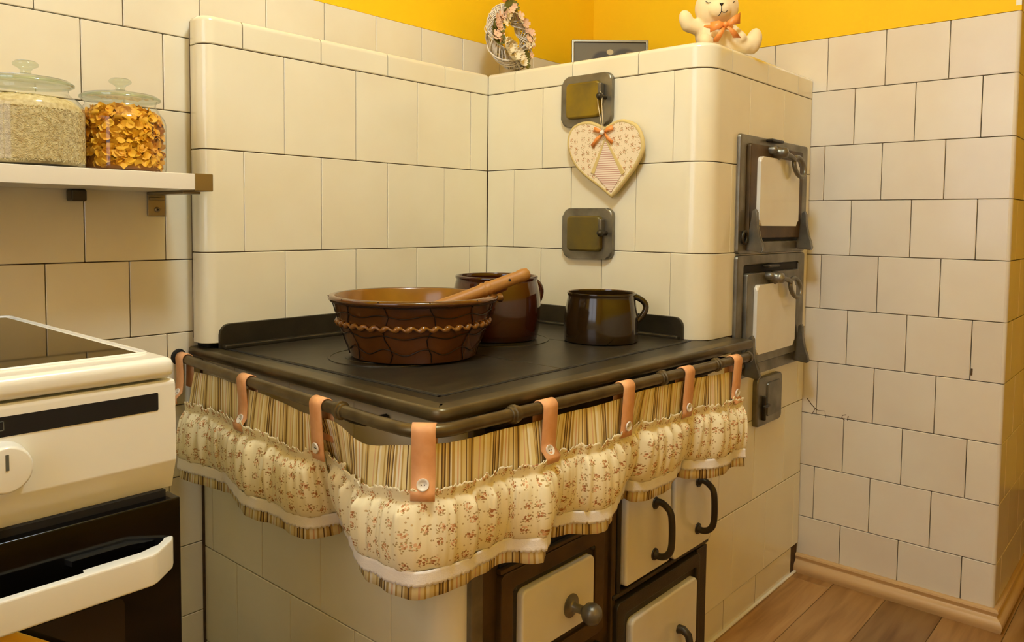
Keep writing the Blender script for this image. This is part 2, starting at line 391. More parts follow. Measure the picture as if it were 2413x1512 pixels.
def row(name, parent, face, lo, hi, joints, z0, z1, mat, at, skip=()):
    js = sorted([lo]+[j for j in joints if lo+.008 < j < hi-.008]+[hi])
    for a, b in zip(js[:-1], js[1:]):
        if any(a < s < b for s in skip): continue
        tile(name, parent, face, a, b, z0, z1, mat, at)
# ================================================================== the room
XF = 1.031; YR = -1.233; ZT = 1.5061; CEIL = 2.45; XL = -2.1; YF = -2.3; XP = 2.3
def quad_wall(name, x0, x1, y0, y1, z0, z1, mat): return struct(box(name, x0, x1, y0, y1, z0, z1, mat))
wl = quad_wall('wall_left', XL, XF+.1, .0145, .12, 0, CEIL, 'grout')
wb = quad_wall('wall_back', XF+.0125, XF+.10, YR+.0125, .0145, 0, CEIL, 'light_grout')
wr = quad_wall('wall_right', XF+.0125, XP, YR+.0125, YR+.11, 0, CEIL, 'light_grout')
# painted upper walls (a thin coat over the masonry, flush with the tiles)
box('paint', XL, XF, .001, .0145, ZT, CEIL, 'yellow', wl)
box('paint', XF-.0005, XF+.0125, YR, 0.0145, ZT, CEIL, 'yellow', wb)
box('paint', XF+.0125, XP, YR, YR+.0125, ZT, CEIL, 'plaster', wr)
wfr = struct(box('wall_front', XL, XP, YF-.1, YF, 0, CEIL, 'yellow'))
box('bounce_dado', XL, XP, YF-.01, YF+.010, .06, .95, 'far_tile', wfr)  # pale dado out of view, added to make the bounce light less yellow
wsd = struct(box('wall_side', XL-.1, XL, YF-.1, .12, 0, CEIL, 'yellow'))
box('bounce_dado', XL-.01, XL+.010, YF+.010, .0, .06, .80, 'far_tile', wsd)  # second unseen dado, added for the same bounce light
struct(box('wall_passage', XP, XP+.1, YF, YR+.11, 0, CEIL, 'yellow'))
struct(box('ceiling', XL-.1, XP+.1, YF-.1, .12, CEIL, CEIL+.08, 'ceiling_paint'))
fl = struct(box('floor', XL-.1, XP+.1, YF-.1, .12, -.05, -.0015, 'rust'))
# floor planks, laid parallel to the stove front
PW, PL = .135, .92
PK = {}
def plank(x0, x1, yc, w):
    k = (round(x1-x0, 3), round(w, 3))
    if k not in PK:
        bm = bmesh.new(); add_box(bm, -k[0]/2, k[0]/2, -w/2, w/2, -.010, 0, .0008, 1); bmesh.ops.recalc_face_normals(bm, faces=bm.faces)
        me = bpy.data.meshes.new('plank'); bm.to_mesh(me); bm.free(); me.materials.append(MT['plank']); PK[k] = me
    o = link('plank', PK[k], fl); o.location = ((x0+x1)/2, yc, 0)
yy = -.72; ri = 0
offs = [.2, .62, .05, .45, .78, .3]
while yy > YF:
    x = -1.6-offs[ri % 6]*PL if yy > -2.2 else XL
    while x < XP:
        plank(max(x, XL)+.0006, min(x+PL, XP)-.0006, yy-PW/2, PW-.0012); x += PL
    yy -= PW; ri += 1
# tiles of the left wall (behind the shelf, the cooker and the stove)
zl = [1.5061, 1.3626, 1.2115, 1.0604, .9093, .7582, .607, .456, .305, .154, .0]
TL = .1550
jA = [-.6833+k*TL for k in range(-8, 13)]; jB = [-.6061+k*TL for k in range(-8, 13)]
rows_l = [(jA, XF), (jB, -.372), (jA, -.372), (jB, -.372), ([-.6749+k*.1505 for k in range(-8, 3)], -.372), (jB, -.372), ([-.6749+k*.1505 for k in range(-8, 3)], -.372), (jB, -.372), (jA, -.372), (jB, -.372)]
for r, (js, hi) in enumerate(rows_l): row('tile', wl, 'y', -1.72, hi, js, zl[r+1], zl[r], 'wall_tile', 0.0)
# tiles of the far wall and of the return behind its corner
jF0 = [.7852-.1492*3+.1492*k for k in range(-4, 9)]; jF1 = [.8607-.1492*3+.1492*k for k in range(-4, 9)]
zf = [ZT]+[1.3611-.15*k for k in range(10)]
for r in range(10): row('tile', wb, 'x', .002 if r == 0 else .60, -YR-.006, jF0 if r % 2 == 0 else jF1, max(zf[r+1], 0), zf[r], 'far_tile', XF)
tile('tile', wb, 'x', .60, -YR-.006, .001, .0111, 'far_tile', XF)
for r in range(10): row('tile', wr, 'y', XF+.006, XP, [XF+(.15 if r % 2 == 0 else .075)+.15*k for k in range(9)], max(zf[r+1], 0), zf[r], 'far_tile', YR)
for r in range(10):   # quarter-round corner trim, one length per course
    z0, z1 = max(zf[r+1], 0)+.001, zf[r]-.001
    sweep('corner_trim', arc(XF+.0085, YR+.0085, .0085, 180, 270, 5), [(0, z0), (-.004, z0), (-.004, z1), (0, z1)], 'far_tile', wb)
# yellow paint ends before the corner; bare plaster strip
box('plaster_corner', XF-.001, XF+.004, YR, YR+.012, ZT+.012, 1.9, 'plaster', wb)
# hairline cracks and a chip in the far wall glaze
def crack(pxs, r=.0006): tube('crack', [on('x', XF-.0002, *q) for q in pxs], r, 'crack', wb, 4)
crack([(1902, 938), (1912, 952), (1921, 962), (1926, 966)], .0012); crack([(1921, 962), (1913, 976)], .0008); crack([(1926, 966), (1944, 968), (1946, 984)])
crack([(1994, 977), (1985, 978), (1984, 984), (1990, 990)], .0012); crack([(1999, 980), (1997, 990)], .0012); crack([(2290, 868), (2289, 884)], .0022)
# baseboards
BS = [(0, 0), (0, .053), (.007, .053), (.0105, .0505), (.012, .046), (.0105, .0415), (.0085, .038), (.0085, .035), (.011, .0315), (.016, .0285), (.0205, .0235), (.0225, .0165), (.022, .009), (.0195, .003), (.019, 0)]
struct(sweep('baseboard_back', [(XF, -.742), (XF, YR), (2.2, YR)], BS, 'base_wood', auto=30))
# window in the wall on the photographer's left, ceiling lamp
win = struct(box('window_1', XL-.01, XL+.012, -1.36, -.44, .90, 2.10, 'daylight'))
for a, b, c, d in ((-1.42, -1.36, .84, 2.16), (-.44, -.38, .84, 2.16), (-.92, -.88, .90, 2.10), (-1.36, -.44, .84, .90), (-1.36, -.44, 2.10, 2.16)):
    box('window_frame', XL, XL+.05, a, b, c, d, 'white_gloss', win, .004)
lamp = empty('ceiling_lamp', (LAMP[0], LAMP[1], CEIL), local=True)
tag(lamp, 'round white globe lamp hanging from the ceiling', 'lamp')
dz = LAMP[2]-CEIL
lathe('globe', [(LAMP_R*math.sin(PI*i/16)+1e-5, dz-LAMP_R*math.cos(PI*i/16)) for i in range(17)], 'lamp', lamp, 32)
lathe('canopy', [(1e-5, -.04), (.05, -.035), (.055, 0), (1e-5, 0)], 'lamp_metal', lamp, 24)
tube('stem', [(0, 0, -.03), (0, 0, dz+LAMP_R-.005)], .007, 'lamp_metal', lamp)
# ================================================================== the tiled stove
XS, XT, YD, YB = -.378, .4228, -.7469, -.0786      # left face, tall face, front face, backsplash face
SW, SH, ZC = .1928, .2084, 1.3424
st = empty('tiled_stove', (.3, -.37, 0))
tag(st, 'old cream tiled kitchen range with black iron cooktop and tall tiled oven block', 'stove')
RC = .055
ins = .0035
def off(path, d): nm = path_normals(path); return [(p[0]+n[0]*d, p[1]+n[1]*d) for p, n in zip(path, nm)]
# dark bedding behind the joints
def prism(name, path, z0, z1, mat, parent):
    n = len(path); vs = [(x, y, z0) for x, y in path]+[(x, y, z1) for x, y in path]
    fs = [tuple(range(n-1, -1, -1)), tuple(range(n, 2*n))]+[(i, (i+1) % n, n+(i+1) % n, n+i) for i in range(n)]
    return mesh_obj(name, vs, fs, mat, parent)
base_path = [(XS+ins, -.002)]+[(p[0], p[1]) for p in arc(XS+.05, YD+.05, .05-ins, 180, 270, 8)]+[(XF-.004, YD+ins), (XF-.004, -.002)]
prism('base_core', base_path, .002, .704, 'dark_grout', st)
blk = [(XT+ins, -.002)]+arc(XT+RC, YD+RC, RC-ins, 180, 270, 8)+[(XF-.004, YD+ins), (XF-.004, -.002)]
prism('block_core', blk, .704, 1.392, 'dark_grout', st)
prism('backsplash_core', [(-.388, -.002)]+arc(-.41+.028, YB+.028, .028-ins, 180, 270, 5)+[(XT+.01, YB+ins), (XT+.01, -.002)], .742, 1.392, 'dark_grout', st)
# corner tiles: swept round the corner
def ctile(name, path, z0, z1, gap=.0009, b=.0012, th=.010):
    p = [tuple(q) for q in path]
    # shorten ends by the joint gap
    def sh(a, c): d = np.array(c)-np.array(a); return tuple(np.array(a)+d/np.hypot(*d)*gap)
    p[0] = sh(p[0], p[1]); p[-1] = sh(p[-1], p[-2])
    sec = [(-th, z0+gap), (-b, z0+gap), (0, z0+gap+b), (0, z1-gap-b), (-b, z1-gap), (-th, z1-gap)]
    return sweep(name, p, sec, 'stove_tile', st)
CAPR = .012
def cap(path, z0=ZC, z1=1.400, gap=.0012, th=.010):
    p = [tuple(q) for q in path]
    def sh(a, c): d = np.array(c)-np.array(a); return tuple(np.array(a)+d/np.hypot(*d)*gap)
    p[0] = sh(p[0], p[1]); p[-1] = sh(p[-1], p[-2])
    sec = [(-.05, z1-.012), (-th, z0+gap), (-.0016, z0+gap), (0, z0+gap+.0016)]+[(-CAPR+CAPR*math.cos(math.radians(a)), z1-CAPR+CAPR*math.sin(math.radians(a))) for a in range(0, 91, 15)]+[(-.05, z1)]
    return sweep('cap_tile', p, sec, 'stove_tile', st)
ZR = [ZC, ZC-SH, ZC-2*SH, .735]
# backsplash: end tiles wrap round the free end
xa = [-.2243+SW*k for k in range(4)]; xb = [-.3217+SW*k for k in range(4)]
def endpath(x1): return [(-.393, -.001), (-.41, -.03)]+arc(-.41+.028, YB+.028, .028, 180, 270, 6)[0:]+[(x1, YB)]
ctile('corner_tile', endpath(xa[0]), ZR[1], ZR[0]); ctile('corner_tile', endpath(xb[0]), ZR[2], ZR[1]); ctile('corner_tile', endpath(xa[0]), ZR[3]+.004, ZR[2])
row('tile', st, 'y', xa[0], XT, xa, ZR[1], ZR[0], 'stove_tile', YB); row('tile', st, 'y', xb[0], XT, xb, ZR[2], ZR[1], 'stove_tile', YB)
row('tile', st, 'y', xa[0], XT, xa, ZR[3], ZR[2], 'stove_tile', YB)
cap(endpath(xb[0]))
for a, b in zip(xb, xb[1:]+[XT]): cap([(a, YB), (b, YB)])
# tall block: face towards the cooktop, rounded corner, front side
ua = [.2727+SW*k for k in range(3)]; ub = [.1759+SW*k for k in range(3)]
def corner(y0, x1): return [(XT, y0)]+arc(XT+RC, YD+RC, RC, 180, 270, 8)+[(x1, YD)]
u0 = -YB
row('tile', st, 'x', u0, ua[2], ua, ZR[1], ZR[0], 'stove_tile', XT); row('tile', st, 'x', u0, ub[2], ub, ZR[2], ZR[1], 'stove_tile', XT)
row('tile', st, 'x', u0, ua[2], ua, ZR[3], ZR[2], 'stove_tile', XT)
ctile('corner_tile', corner(-ua[2], .6307), ZR[1], ZR[0]); ctile('corner_tile', corner(-ub[2], .5403), ZR[2], ZR[1]); ctile('corner_tile', corner(-ua[2], .60), ZR[3]-.008, ZR[2])
cu = [u0, ub[0], ub[1], ub[2]]
for a, b in zip(cu[:-1], cu[1:]): cap([(XT, -a), (XT, -b)])
cap(corner(-ub[2], .5317))
for a, b in ((.5317, .7287), (.7287, .9255), (.9255, XF-.002)): cap([(a, YD), (b, YD)])
XE = XF-.003
row('tile', st, 'y', .6307, XE, [.8364], ZR[1], ZR[0], 'stove_tile', YD); row('tile', st, 'y', .5403, XE, [.735, .925], ZR[2], ZR[1], 'stove_tile', YD)
row('tile', st, 'y', .60, XE, [.6307, .8364], .7067, ZR[2], 'stove_tile', YD)
# front of the base right of the oven
zb = [.7067, .4983, .2899, .0815]
row('tile', st, 'y', .44, XE, [.599, .7918, .9846], zb[1], zb[0], 'stove_tile', YD)
row('tile', st, 'y', .44, XE, [.5175, .7103, .9031], zb[2], zb[1], 'stove_tile', YD)
row('tile', st, 'y', .44, XE, [.599, .7918, .9846], zb[3], zb[2], 'stove_tile', YD)
row('tile', st, 'y', .44, .985, [.5646, .7477], .003, zb[3]-.001, 'stove_tile', YD+.003)
box('floor_seal', -.30, XE, YD-.004, YD+.004, 0, .006, 'white_seal', st, .002)
# left side of the base
yg = [.0372+SW*k for k in range(4)]; yh = [.1338+SW*k for k in range(3)]
zs = [.7027, .5015, .2933, .085]
def bcorner(u): return [(XS, -u)]+arc(XS+.05, YD+.05, .05, 180, 270, 8)+[(-.318, YD)]
for k in range(3):
    js = yh if k % 2 == 0 else yg
    last = .5194+0 if k % 2 == 0 else yg[3]
    row('tile', st, 'x', .003, last, js, zs[k+1], zs[k], 'stove_tile', XS)
    ctile('corner_tile', bcorner(last), zs[k+1], zs[k])
row('tile', st, 'x', .003, .5194, yh, .003, zs[3], 'stove_tile', XS); ctile('corner_tile', bcorner(.5194), .003, zs[3])
# ---- cooktop: cast frame, loose plates, cooking ring, upstands
Z0 = .728
tp = [(-.408, -.004), (-.434, -.775), (-.428, -.784), (-.415, -.789), (.50, -.812), (.525, -.8125), (.535, YD-.0005)]
plan = [(-.408, -.004), (-.432, -.762), (-.429, -.776), (-.420, -.784), (-.406, -.787), (.522, -.812), (.522, YD)]
Rv = .009; zm = Z0-.016
sec = [(-.085, Z0), (-.006, Z0)]+[(-.006+.006*math.sin(math.radians(a)), Z0-.006+.006*math.cos(math.radians(a))) for a in (30, 60, 90)]+[(.001, Z0-.012), (-.001, Z0-.018), (-.006, Z0-.021), (-.085, Z0-.021)]
rim = sweep('cooktop_rim', plan[:-1]+[(.535, -.8122)], [(-.030, Z0+.0005)]+sec[1:-1]+[(-.030, Z0-.021)], 'iron_edge', st, auto=50)
ct = prism('cooktop_frame', [(-.400, -.004), (-.418, -.776), (.53, -.803), (.535, YD), (XT+.02, YD), (XT+.01, YB), (XT, -.02), (-.40, -.004)][:-1], Z0-.0195, Z0-.0002, 'iron_top', st)
def plate(name, x0, x1, y0, y1, z=Z0): return box(name, x0, x1, y0, y1, z-.004, z+.0018, 'iron_top', st, .0012, 1)
plate('cooktop_plate', -.366, -.0665, -.716, -.105); plate('cooktop_plate', -.0640, .20, -.716, -.105); plate('cooktop_plate', .2025, .405, -.716, -.105)
for x0, x1, y0, y1 in ((-.3735, -.366, -.722, -.10), (-.3735, .41, -.7225, -.716)): box('plate_groove', x0, x1, y0, y1, Z0-.003, Z0+.0006, 'black', st)
rg = lathe('cooking_ring', [(.1175, 0), (.117, .0028), (.113, .003), (.1125, .002), (.085, .002), (.0845, .003), (.045, .003), (1e-4, .003)], 'iron_top', st, 64); rg.location = (.118, -.395, Z0+.0005)
rg = lathe('cooking_ring', [(.1175, 0), (.117, .0028), (.113, .003), (.1125, .002), (.085, .002), (.0845, .003), (.045, .003), (1e-4, .003)], 'iron_top', st, 64); rg.location = (-.2, -.40, Z0+.0005)
def upstand(name, L, zt=.779): 
    o = [(0, Z0-.002), (L, Z0-.002), (L, zt)]+[(.022-.022*math.sin(math.radians(a)), zt-.022+.022*math.cos(math.radians(a))) for a in (0, 22, 45, 68, 90)]
    return o
slab('upstand', [(-.382+a, b) for a, b in upstand('', XT+.38)], YB, YB-.007, 'iron', st, .002)
box('upstand_foot', -.378, XT-.008, YB-.020, YB-.004, Z0-.001, Z0+.009, 'iron', st, .003)
us = slab('upstand', [(.697-YB*0-.0787-a, b) for a, b in upstand('', .6183)], 0, -.007, 'iron', st, .002)
us.matrix_basis = Matrix.Translation((XT, YB, 0)) @ Matrix.Rotation(-PI/2, 4, 'Z')
box('upstand_foot', XT-.020, XT-.004, -.690, YB-.008, Z0-.001, Z0+.009, 'iron', st, .003)
box('wall_joint', -.3965, -.388, -.004, -.0005, .745, 1.397, 'dark_grout', st)
box('wall_joint', XS-.004, XS+.006, -.004, -.0005, .003, .72, 'dark_grout', st)
box('mortar_lip', XS-.012, -.36, -.055, -.004, Z0-.002, Z0+.012, 'black', st, .004)
# ---- rail
ZRL = .704; RR = .0098
rail_plan = [(-.4265, .006), (-.4475, -.30), (-.4735, -.70)]
cc = (-.4735+.055, -.8035+.055)
rail_plan += [(cc[0]+.055*math.cos(math.radians(a)), cc[1]-.0+.055*math.sin(math.radians(a))) for a in range(184, 269, 12)]+[(-.40, -.8045), (-.1, -.8195), (.2, -.8325), (.44, -.8445)]
def dens(path, step=.01):
    out = [np.array(path[0], float)]
    for a, b in zip(path[:-1], path[1:]):
        a, b = np.array(a, float), np.array(b, float); n = max(1, int(np.hypot(*(b-a))/step))
        out += [a+(b-a)*(i+1)/n for i in range(n)]
    return out
RP = dens(rail_plan, .008)
def zr(p): return ZRL+.004*max(0, min(1, (p[1]+.25)/.25)) if p[0] < -.42 else ZRL
rail = tube('rail', [(p[0], p[1], zr(p)) for p in RP], RR, 'rail', st, 14)
RS = np.concatenate([[0], np.cumsum([np.hypot(*(b-a)) for a, b in zip(RP[:-1], RP[1:])])])
RN = path_normals([tuple(p) for p in RP])
def rail_at(s):
    s = max(0, min(RS[-1], s)); i = min(len(RP)-2, int(np.searchsorted(RS, s, 'right')-1)); t = (s-RS[i])/max(1e-9, RS[i+1]-RS[i])
    p = RP[i]*(1-t)+RP[i+1]*t; n = RN[i]*(1-t)+RN[i+1]*t; return p, n/np.hypot(*n)
def rail_px(x, y):
    """rail position nearest to the sight line through a photo pixel (on the rail's own height)"""
    q = on('z', ZRL, x, y)[:2]; d = [np.hypot(*(q-p)) for p in RP]; return RS[int(np.argmin(d))]
for (x, y, big) in ((806, 967, 1), (1208, 975, 1), (1550, 888, 1), (1680, 857, 1)):
    s = rail_px(x, y); p, n = rail_at(s); t = np.array((-n[1], n[0])); z = zr(p)
    pts = [(p[0]+t[0]*d, p[1]+t[1]*d, z) for d in (-.010, -.009, -.004, -.003, .003, .004, .009, .010)]
    tube('rail_collar', pts, [.0102, .0122, .0122, .0145, .0145, .0122, .0122, .0102], 'rail', rail, 16)
    back = (p[0]-n[0]*.05, p[1]-n[1]*.05)
    tube('rail_bracket', [(p[0], p[1], z-.004), (p[0]-n[0]*.02, p[1]-n[1]*.02, z-.016), (p[0]-n[0]*.045, p[1]-n[1]*.045, z-.026), (p[0]-n[0]*.085, p[1]-n[1]*.085, z-.026)], .007, 'iron', rail, 8)
p, n = rail_at(RS[-1]); tube('rail_end', [(.435, -.8442, ZRL), (.442, -.8446, ZRL), (.447, -.8448, ZRL)], [.0122, .0125, .009], 'rail', rail, 14)
tube('rail_end', [(.43, -.843, ZRL-.002), (.435, -.815, ZRL-.012), (.44, -.745, ZRL-.016)], .007, 'iron', rail, 8)
lathe('wall_hole', [(.017, 0), (.014, -.002), (1e-4, -.002)], 'black', st, 20).matrix_basis = Matrix.Translation((-.428, .0005, .708)) @ Matrix.Rotation(-PI/2, 4, 'X')
# chord-length Catmull-Rom through the hem points
def cat(P, step=.004):
    out = []; n = len(P)
    for i in range(n-1):
        p0, p1, p2, p3 = P[max(0, i-1)], P[i], P[i+1], P[min(n-1, i+2)]; m = max(2, int(np.linalg.norm(p2-p1)/step))
        for k in range(m):
            t = k/m; out.append(.5*((2*p1)+(-p0+p2)*t+(2*p0-5*p1+4*p2-p3)*t*t+(-p0+3*p1-3*p2+p3)*t**3))
    out.append(P[-1]); return out
# ---- iron front of the range: fire door, two tall doors, oven door
front = box('front_plate', -.312, .055, YD-.003, YD+.004, .004, .700, 'rust', st, .001)
box('corner_iron', -.336, -.308, YD-.010, YD+.002, .004, .702, 'steel', st, .003)
box('recess_shade', .052, .445, YD-.0005, YD+.004, .004, .700, 'black', st)  # flat black sheet, paints the shade of the recess behind the doors
box('front_post', .050, .064, YD-.012, YD, .004, .700, 'rust', st, .003)
def frame_door(name, x0, x1, z0, z1, fmat, bw, pz=None):
    o = rrect(x0, x1, z0, z1, .012); i = rrect(x0+bw, x1-bw, z0+bw, z1-bw, .006)
    return ringslab(name, o, i, YD-.002, YD-.015, fmat, st, .003)
fd = frame_door('fire_door', -.272, .020, .225, .428, 'rust', .030)
slab('door_leaf', rrect(-.244, -.008, .252, .402, .006), YD-.002, YD-.010, 'iron', fd, .002)
slab('enamel_panel', rrect(-.2285, -.024, .272, .389, .012), YD-.009, YD-.023, 'enamel', fd, .004, 3)
for x, z in ((-.236, .396), (-.014, .394), (-.236, .262), (-.014, .262)): lathe('rivet', [(.006, 0), (.005, .003), (1e-4, .005)], 'iron', fd, 10).matrix_basis = Matrix.Translation((x, YD-.010, z)) @ Matrix.Rotation(PI/2, 4, 'X')
k = lathe('knob', [(.021, 0), (.021, .003), (.012, .006), (.008, .010), (.0075, .026), (.010, .030), (.0165, .036), (.0195, .046), (.017, .056), (.009, .062), (1e-4, .063)], 'steel', fd, 28)
k.matrix_basis = Matrix.Translation((-.096, YD-.022, .318)) @ Matrix.Rotation(PI/2, 4, 'X')
box('slot_shadow', -.268, .018, YD-.006, YD-.001, .436, .448, 'black', st, .001)  # black strip painting the shadow above the fire door frame
box('slot_ledge', -.272, .022, YD-.014, YD-.001, .428, .436, 'rust', st, .002)
ad = frame_door('ash_door', -.272, .020, .030, .205, 'iron', .030)
slab('enamel_panel', rrect(-.232, -.020, .065, .170, .012), YD-.002, YD-.021, 'enamel', ad, .004, 3)
k = lathe('knob', [(.018, 0), (.018, .003), (.008, .008), (.0075, .022), (.0165, .034), (.017, .044), (.009, .052), (1e-4, .053)], 'steel', ad, 20)
k.matrix_basis = Matrix.Translation((-.10, YD-.020, .118)) @ Matrix.Rotation(PI/2, 4, 'X')
lathe('rivet', [(.007, 0), (.006, .004), (1e-4, .007)], 'steel', ad, 12).matrix_basis = Matrix.Translation((-.026, YD-.014, .196)) @ Matrix.Rotation(PI/2, 4, 'X')
def tall_door(x0, x1, z0, z1, hx):
    d = slab('tall_door', rrect(x0, x1, z0, z1, .010), YD, YD-.024, 'enamel', st, .006, 3)
    y = YD-.023
    hz0, hz1 = .322, .428
    pts = [(hx, y, hz1), (hx, y-.012, hz1+.004), (hx, y-.026, hz1-.002), (hx, y-.037, hz1-.016), (hx, y-.040, (hz0+hz1)/2), (hx, y-.038, hz0+.020), (hx, y-.028, hz0+.004), (hx, y-.013, hz0-.002), (hx, y, hz0)]
    sm = [tuple(q) for q in cat([np.array(q) for q in pts], .0035)]
    tube('handle', sm, [.0095]*2+[.007]*(len(sm)-4)+[.0095]*2, 'iron', d, 10)
    for z in (hz0, hz1): lathe('handle_rose', [(.013, 0), (.012, .004), (1e-4, .005)], 'iron', d, 14).matrix_basis = Matrix.Translation((hx, y, z)) @ Matrix.Rotation(PI/2, 4, 'X')
tall_door(.0815, .2530, .2865, .640, .186); tall_door(.2690, .4360, .2795, .640, .369)
tube('door_hinge', [(.072, YD-.010, .275), (.072, YD-.010, .63)], .006, 'iron', st, 8)
box('oven_lintel', .052, .440, YD-.016, YD, .268, .278, 'iron', st, .003)
od = ringslab('oven_door', rrect(.056, .392, .030, .262, .014), rrect(.085, .375, .055, .232, .008), YD-.001, YD-.022, 'iron', st, .004)
slab('door_leaf', rrect(.075, .385, .045, .245, .006), YD-.001, YD-.014, 'iron', od, .002)
slab('enamel_panel', rrect(.101, .3685, .060, .2155, .014), YD-.013, YD-.028, 'enamel', od, .005, 3)
tube('handle', [(.285, YD-.027, .128), (.285, YD-.040, .130), (.285, YD-.052, .122), (.285, YD-.056, .105), (.285, YD-.056, .06)], [.010, .009, .0085, .008, .007], 'iron', od, 10)
box('side_frame', .392, .44, YD-.012, YD, .004, .262, 'iron', st, .002)
# ---- warming-oven doors in the block's front side
def warm(name, z0, z1, pz0, pz1, ez0, ez1, tilt, fz=None):
    fr = ringslab(name+'_frame', rrect(.564, .985, z0, z1, .010), rrect(.600, .945, z0+.03, z1-.025, .006), YD-.001, YD-.010, 'steel', st, .004)
    box('inner_shade', .590, .955, YD-.004, YD-.001, z0+.02, z1-.02, 'black', fr)
    d = slab(name+'_door', rrect(.6035, .932, pz0, pz1, .008), YD-.006, YD-.018, tilt, st, .003)
    slab('enamel_panel', rrect(.641, .885, ez0, ez1, .014, 5), YD-.017, YD-.027, 'enamel', d, .006, 3)
    zt = ez1+.010
    box('latch_bar', .705, .775, YD-.028, YD-.010, zt+.030, zt+.037, 'iron', d, .002)
    lathe('latch_boss', [(.017, 0), (.017, .010), (.013, .017), (.014, .022), (.012, .030), (1e-4, .034)], 'steel', d, 20).matrix_basis = Matrix.Translation((.745, YD-.018, zt+.004)) @ Matrix.Rotation(PI/2, 4, 'X')
    lathe('latch_boss', [(.010, 0), (.010, .012), (.006, .018), (1e-4, .019)], 'steel', d, 16).matrix_basis = Matrix.Translation((.712, YD-.018, zt+.010)) @ Matrix.Rotation(PI/2, 4, 'X')
    tube('latch_arm', [(.745, YD-.036, zt+.004), (.790, YD-.040, zt-.002), (.812, YD-.042, zt-.010)], [.008, .007, .006], 'steel', d, 10)
    c = (.838, YD-.044, zt-.026); rp = []
    for i in range(24):
        a = 2*PI*i/24; u = Vector((.030*math.cos(a), -.004*math.cos(a), .022*math.sin(a))); rp.append(Vector(c)+Matrix.Rotation(.65, 3, 'Y') @ u)
    tube('latch_ring', rp, .0058, 'steel', d, 10, True)
    for x in (.612, .924):
        prof = [(0, z0+.008), (.036, z0+.004), (.041, z0+.010), (.037, z0+.024), (.028, z0+.044), (.024, z0+.070), (.023, z0+.100), (.018, z0+.108), (.011, z0+.103), (.008, z0+.060), (0, z0+.045)]
        bm = bmesh.new(); f = [bm.verts.new((x-.007, YD-.012-o, z)) for o, z in prof]; g = [bm.verts.new((x+.007, YD-.012-o, z)) for o, z in prof]
        n = len(prof); fa = bm.faces.new(f); fb = bm.faces.new(g[::-1])
        for i in range(n): bm.faces.new((f[i], g[i], g[(i+1) % n], f[(i+1) % n]))
        bmesh.ops.bevel(bm, geom=list(fa.edges)+list(fb.edges), offset=.002, segments=2, affect='EDGES')
        bm_obj('hinge_arm', bm, 'steel', d, True, auto=35)
    tube('hinge_loop', [(.585+.012*math.cos(a), YD-.016, z0+.040+.014*math.sin(a)) for a in [2*PI*i/16 for i in range(16)]], .004, 'iron', d, 8, True)
    return d
warm('upper_oven', .922, 1.207, .960, 1.187, .990, 1.158, 'rust'); warm('lower_oven', .618, .919, .650, .875, .674, .846, 'steel')
# small soot door below the warming ovens
sd = slab('soot_door', rrect(.690, .845, .481, .606, .014), YD-.0005, YD-.014, 'steel', st, .005, 3)
slab('raised_panel', rrect(.745, .825, .502, .590, .008), YD-.013, YD-.018, 'steel', sd, .003)
box('catch', .716, .724, YD-.024, YD-.012, .497, .560, 'iron', sd, .003); box('catch_grip', .708, .745, YD-.026, YD-.018, .530, .538, 'iron', sd, .003)
# ---- two soot doors in the face over the cooktop (local x = -y world)
def soot(zc, yc, m):
    d = slab('soot_door', rrect(-.076, .076, -.063, .063, .020, 5), .0, -.012, 'steel' if m == 'olive' else 'steel', st, .006, 3)
    d.matrix_basis = Matrix.Translation((XT-.0005, yc, zc)) @ Matrix.Rotation(-PI/2, 4, 'Z')
    mb = d.matrix_basis
    def sub(o): o.matrix_parent_inverse = Matrix.Identity(4); return o
    sub(slab('raised_panel', rrect(-.055, .048, -.044, .044, .012, 4), -.011, -.024, m, d, .006, 3))
    kn = sub(lathe('knob', [(.006, 0), (.005, .012), (.0075, .018), (.009, .025), (.006, .031), (1e-4, .032)], 'iron', d, 16)); kn.matrix_basis = Matrix.Translation((.058, -.012, .002)) @ Matrix.Rotation(PI/2, 4, 'X')
    kl = sub(box('catch', .046, .056, -.030, -.012, .004, .036, 'steel', d, .003))
soot(1.2955, -.4195, 'olive'); soot(.9665, -.428, 'olive_dark')
# ================================================================== gathered curtain on the rail
cur = empty('stove_curtain', (-.47, -.80, .475))
tag(cur, 'gathered rose-sprig and striped curtain hung from the stove rail by leather tabs', 'curtain')
HEM = [(424,1125),(448,1135),(479,1143),(506,1151),(527,1158),(544,1163),(562,1190),(577,1212),(590,1220),(612,1227),(638,1233),(665,1244),(691,1261),(717,1269),(744,1269),(770,1264),(797,1257),(818,1254),(851,1345),(862,1365),(888,1378),(914,1395),(947,1408),(977,1413),(1007,1410),(1036,1400),(1073,1387),(1096,1376),(1110,1365),(1140,1350),(1177,1328),(1203,1324),(1240,1328),(1273,1326),(1283,1319),(1285,1270),(1306,1265),(1339,1258),(1389,1258),(1415,1255),(1435,1238),(1447,1180),(1452,1172),(1471,1174),(1491,1182),(1521,1179),(1554,1165),(1577,1152),(1591,1126),(1614,1127),(1653,1127),(1683,1124),(1710,1114),(1718,1102),(1736,1099),(1754,1098)]
ZH = .475
hem = [on('z', ZH, *q)[:2] for q in HEM]
hem = [np.array((h[0], min(h[1], -.783) if h[0] > -.3 else h[1])) for h in hem]
HP = cat(hem, .003)
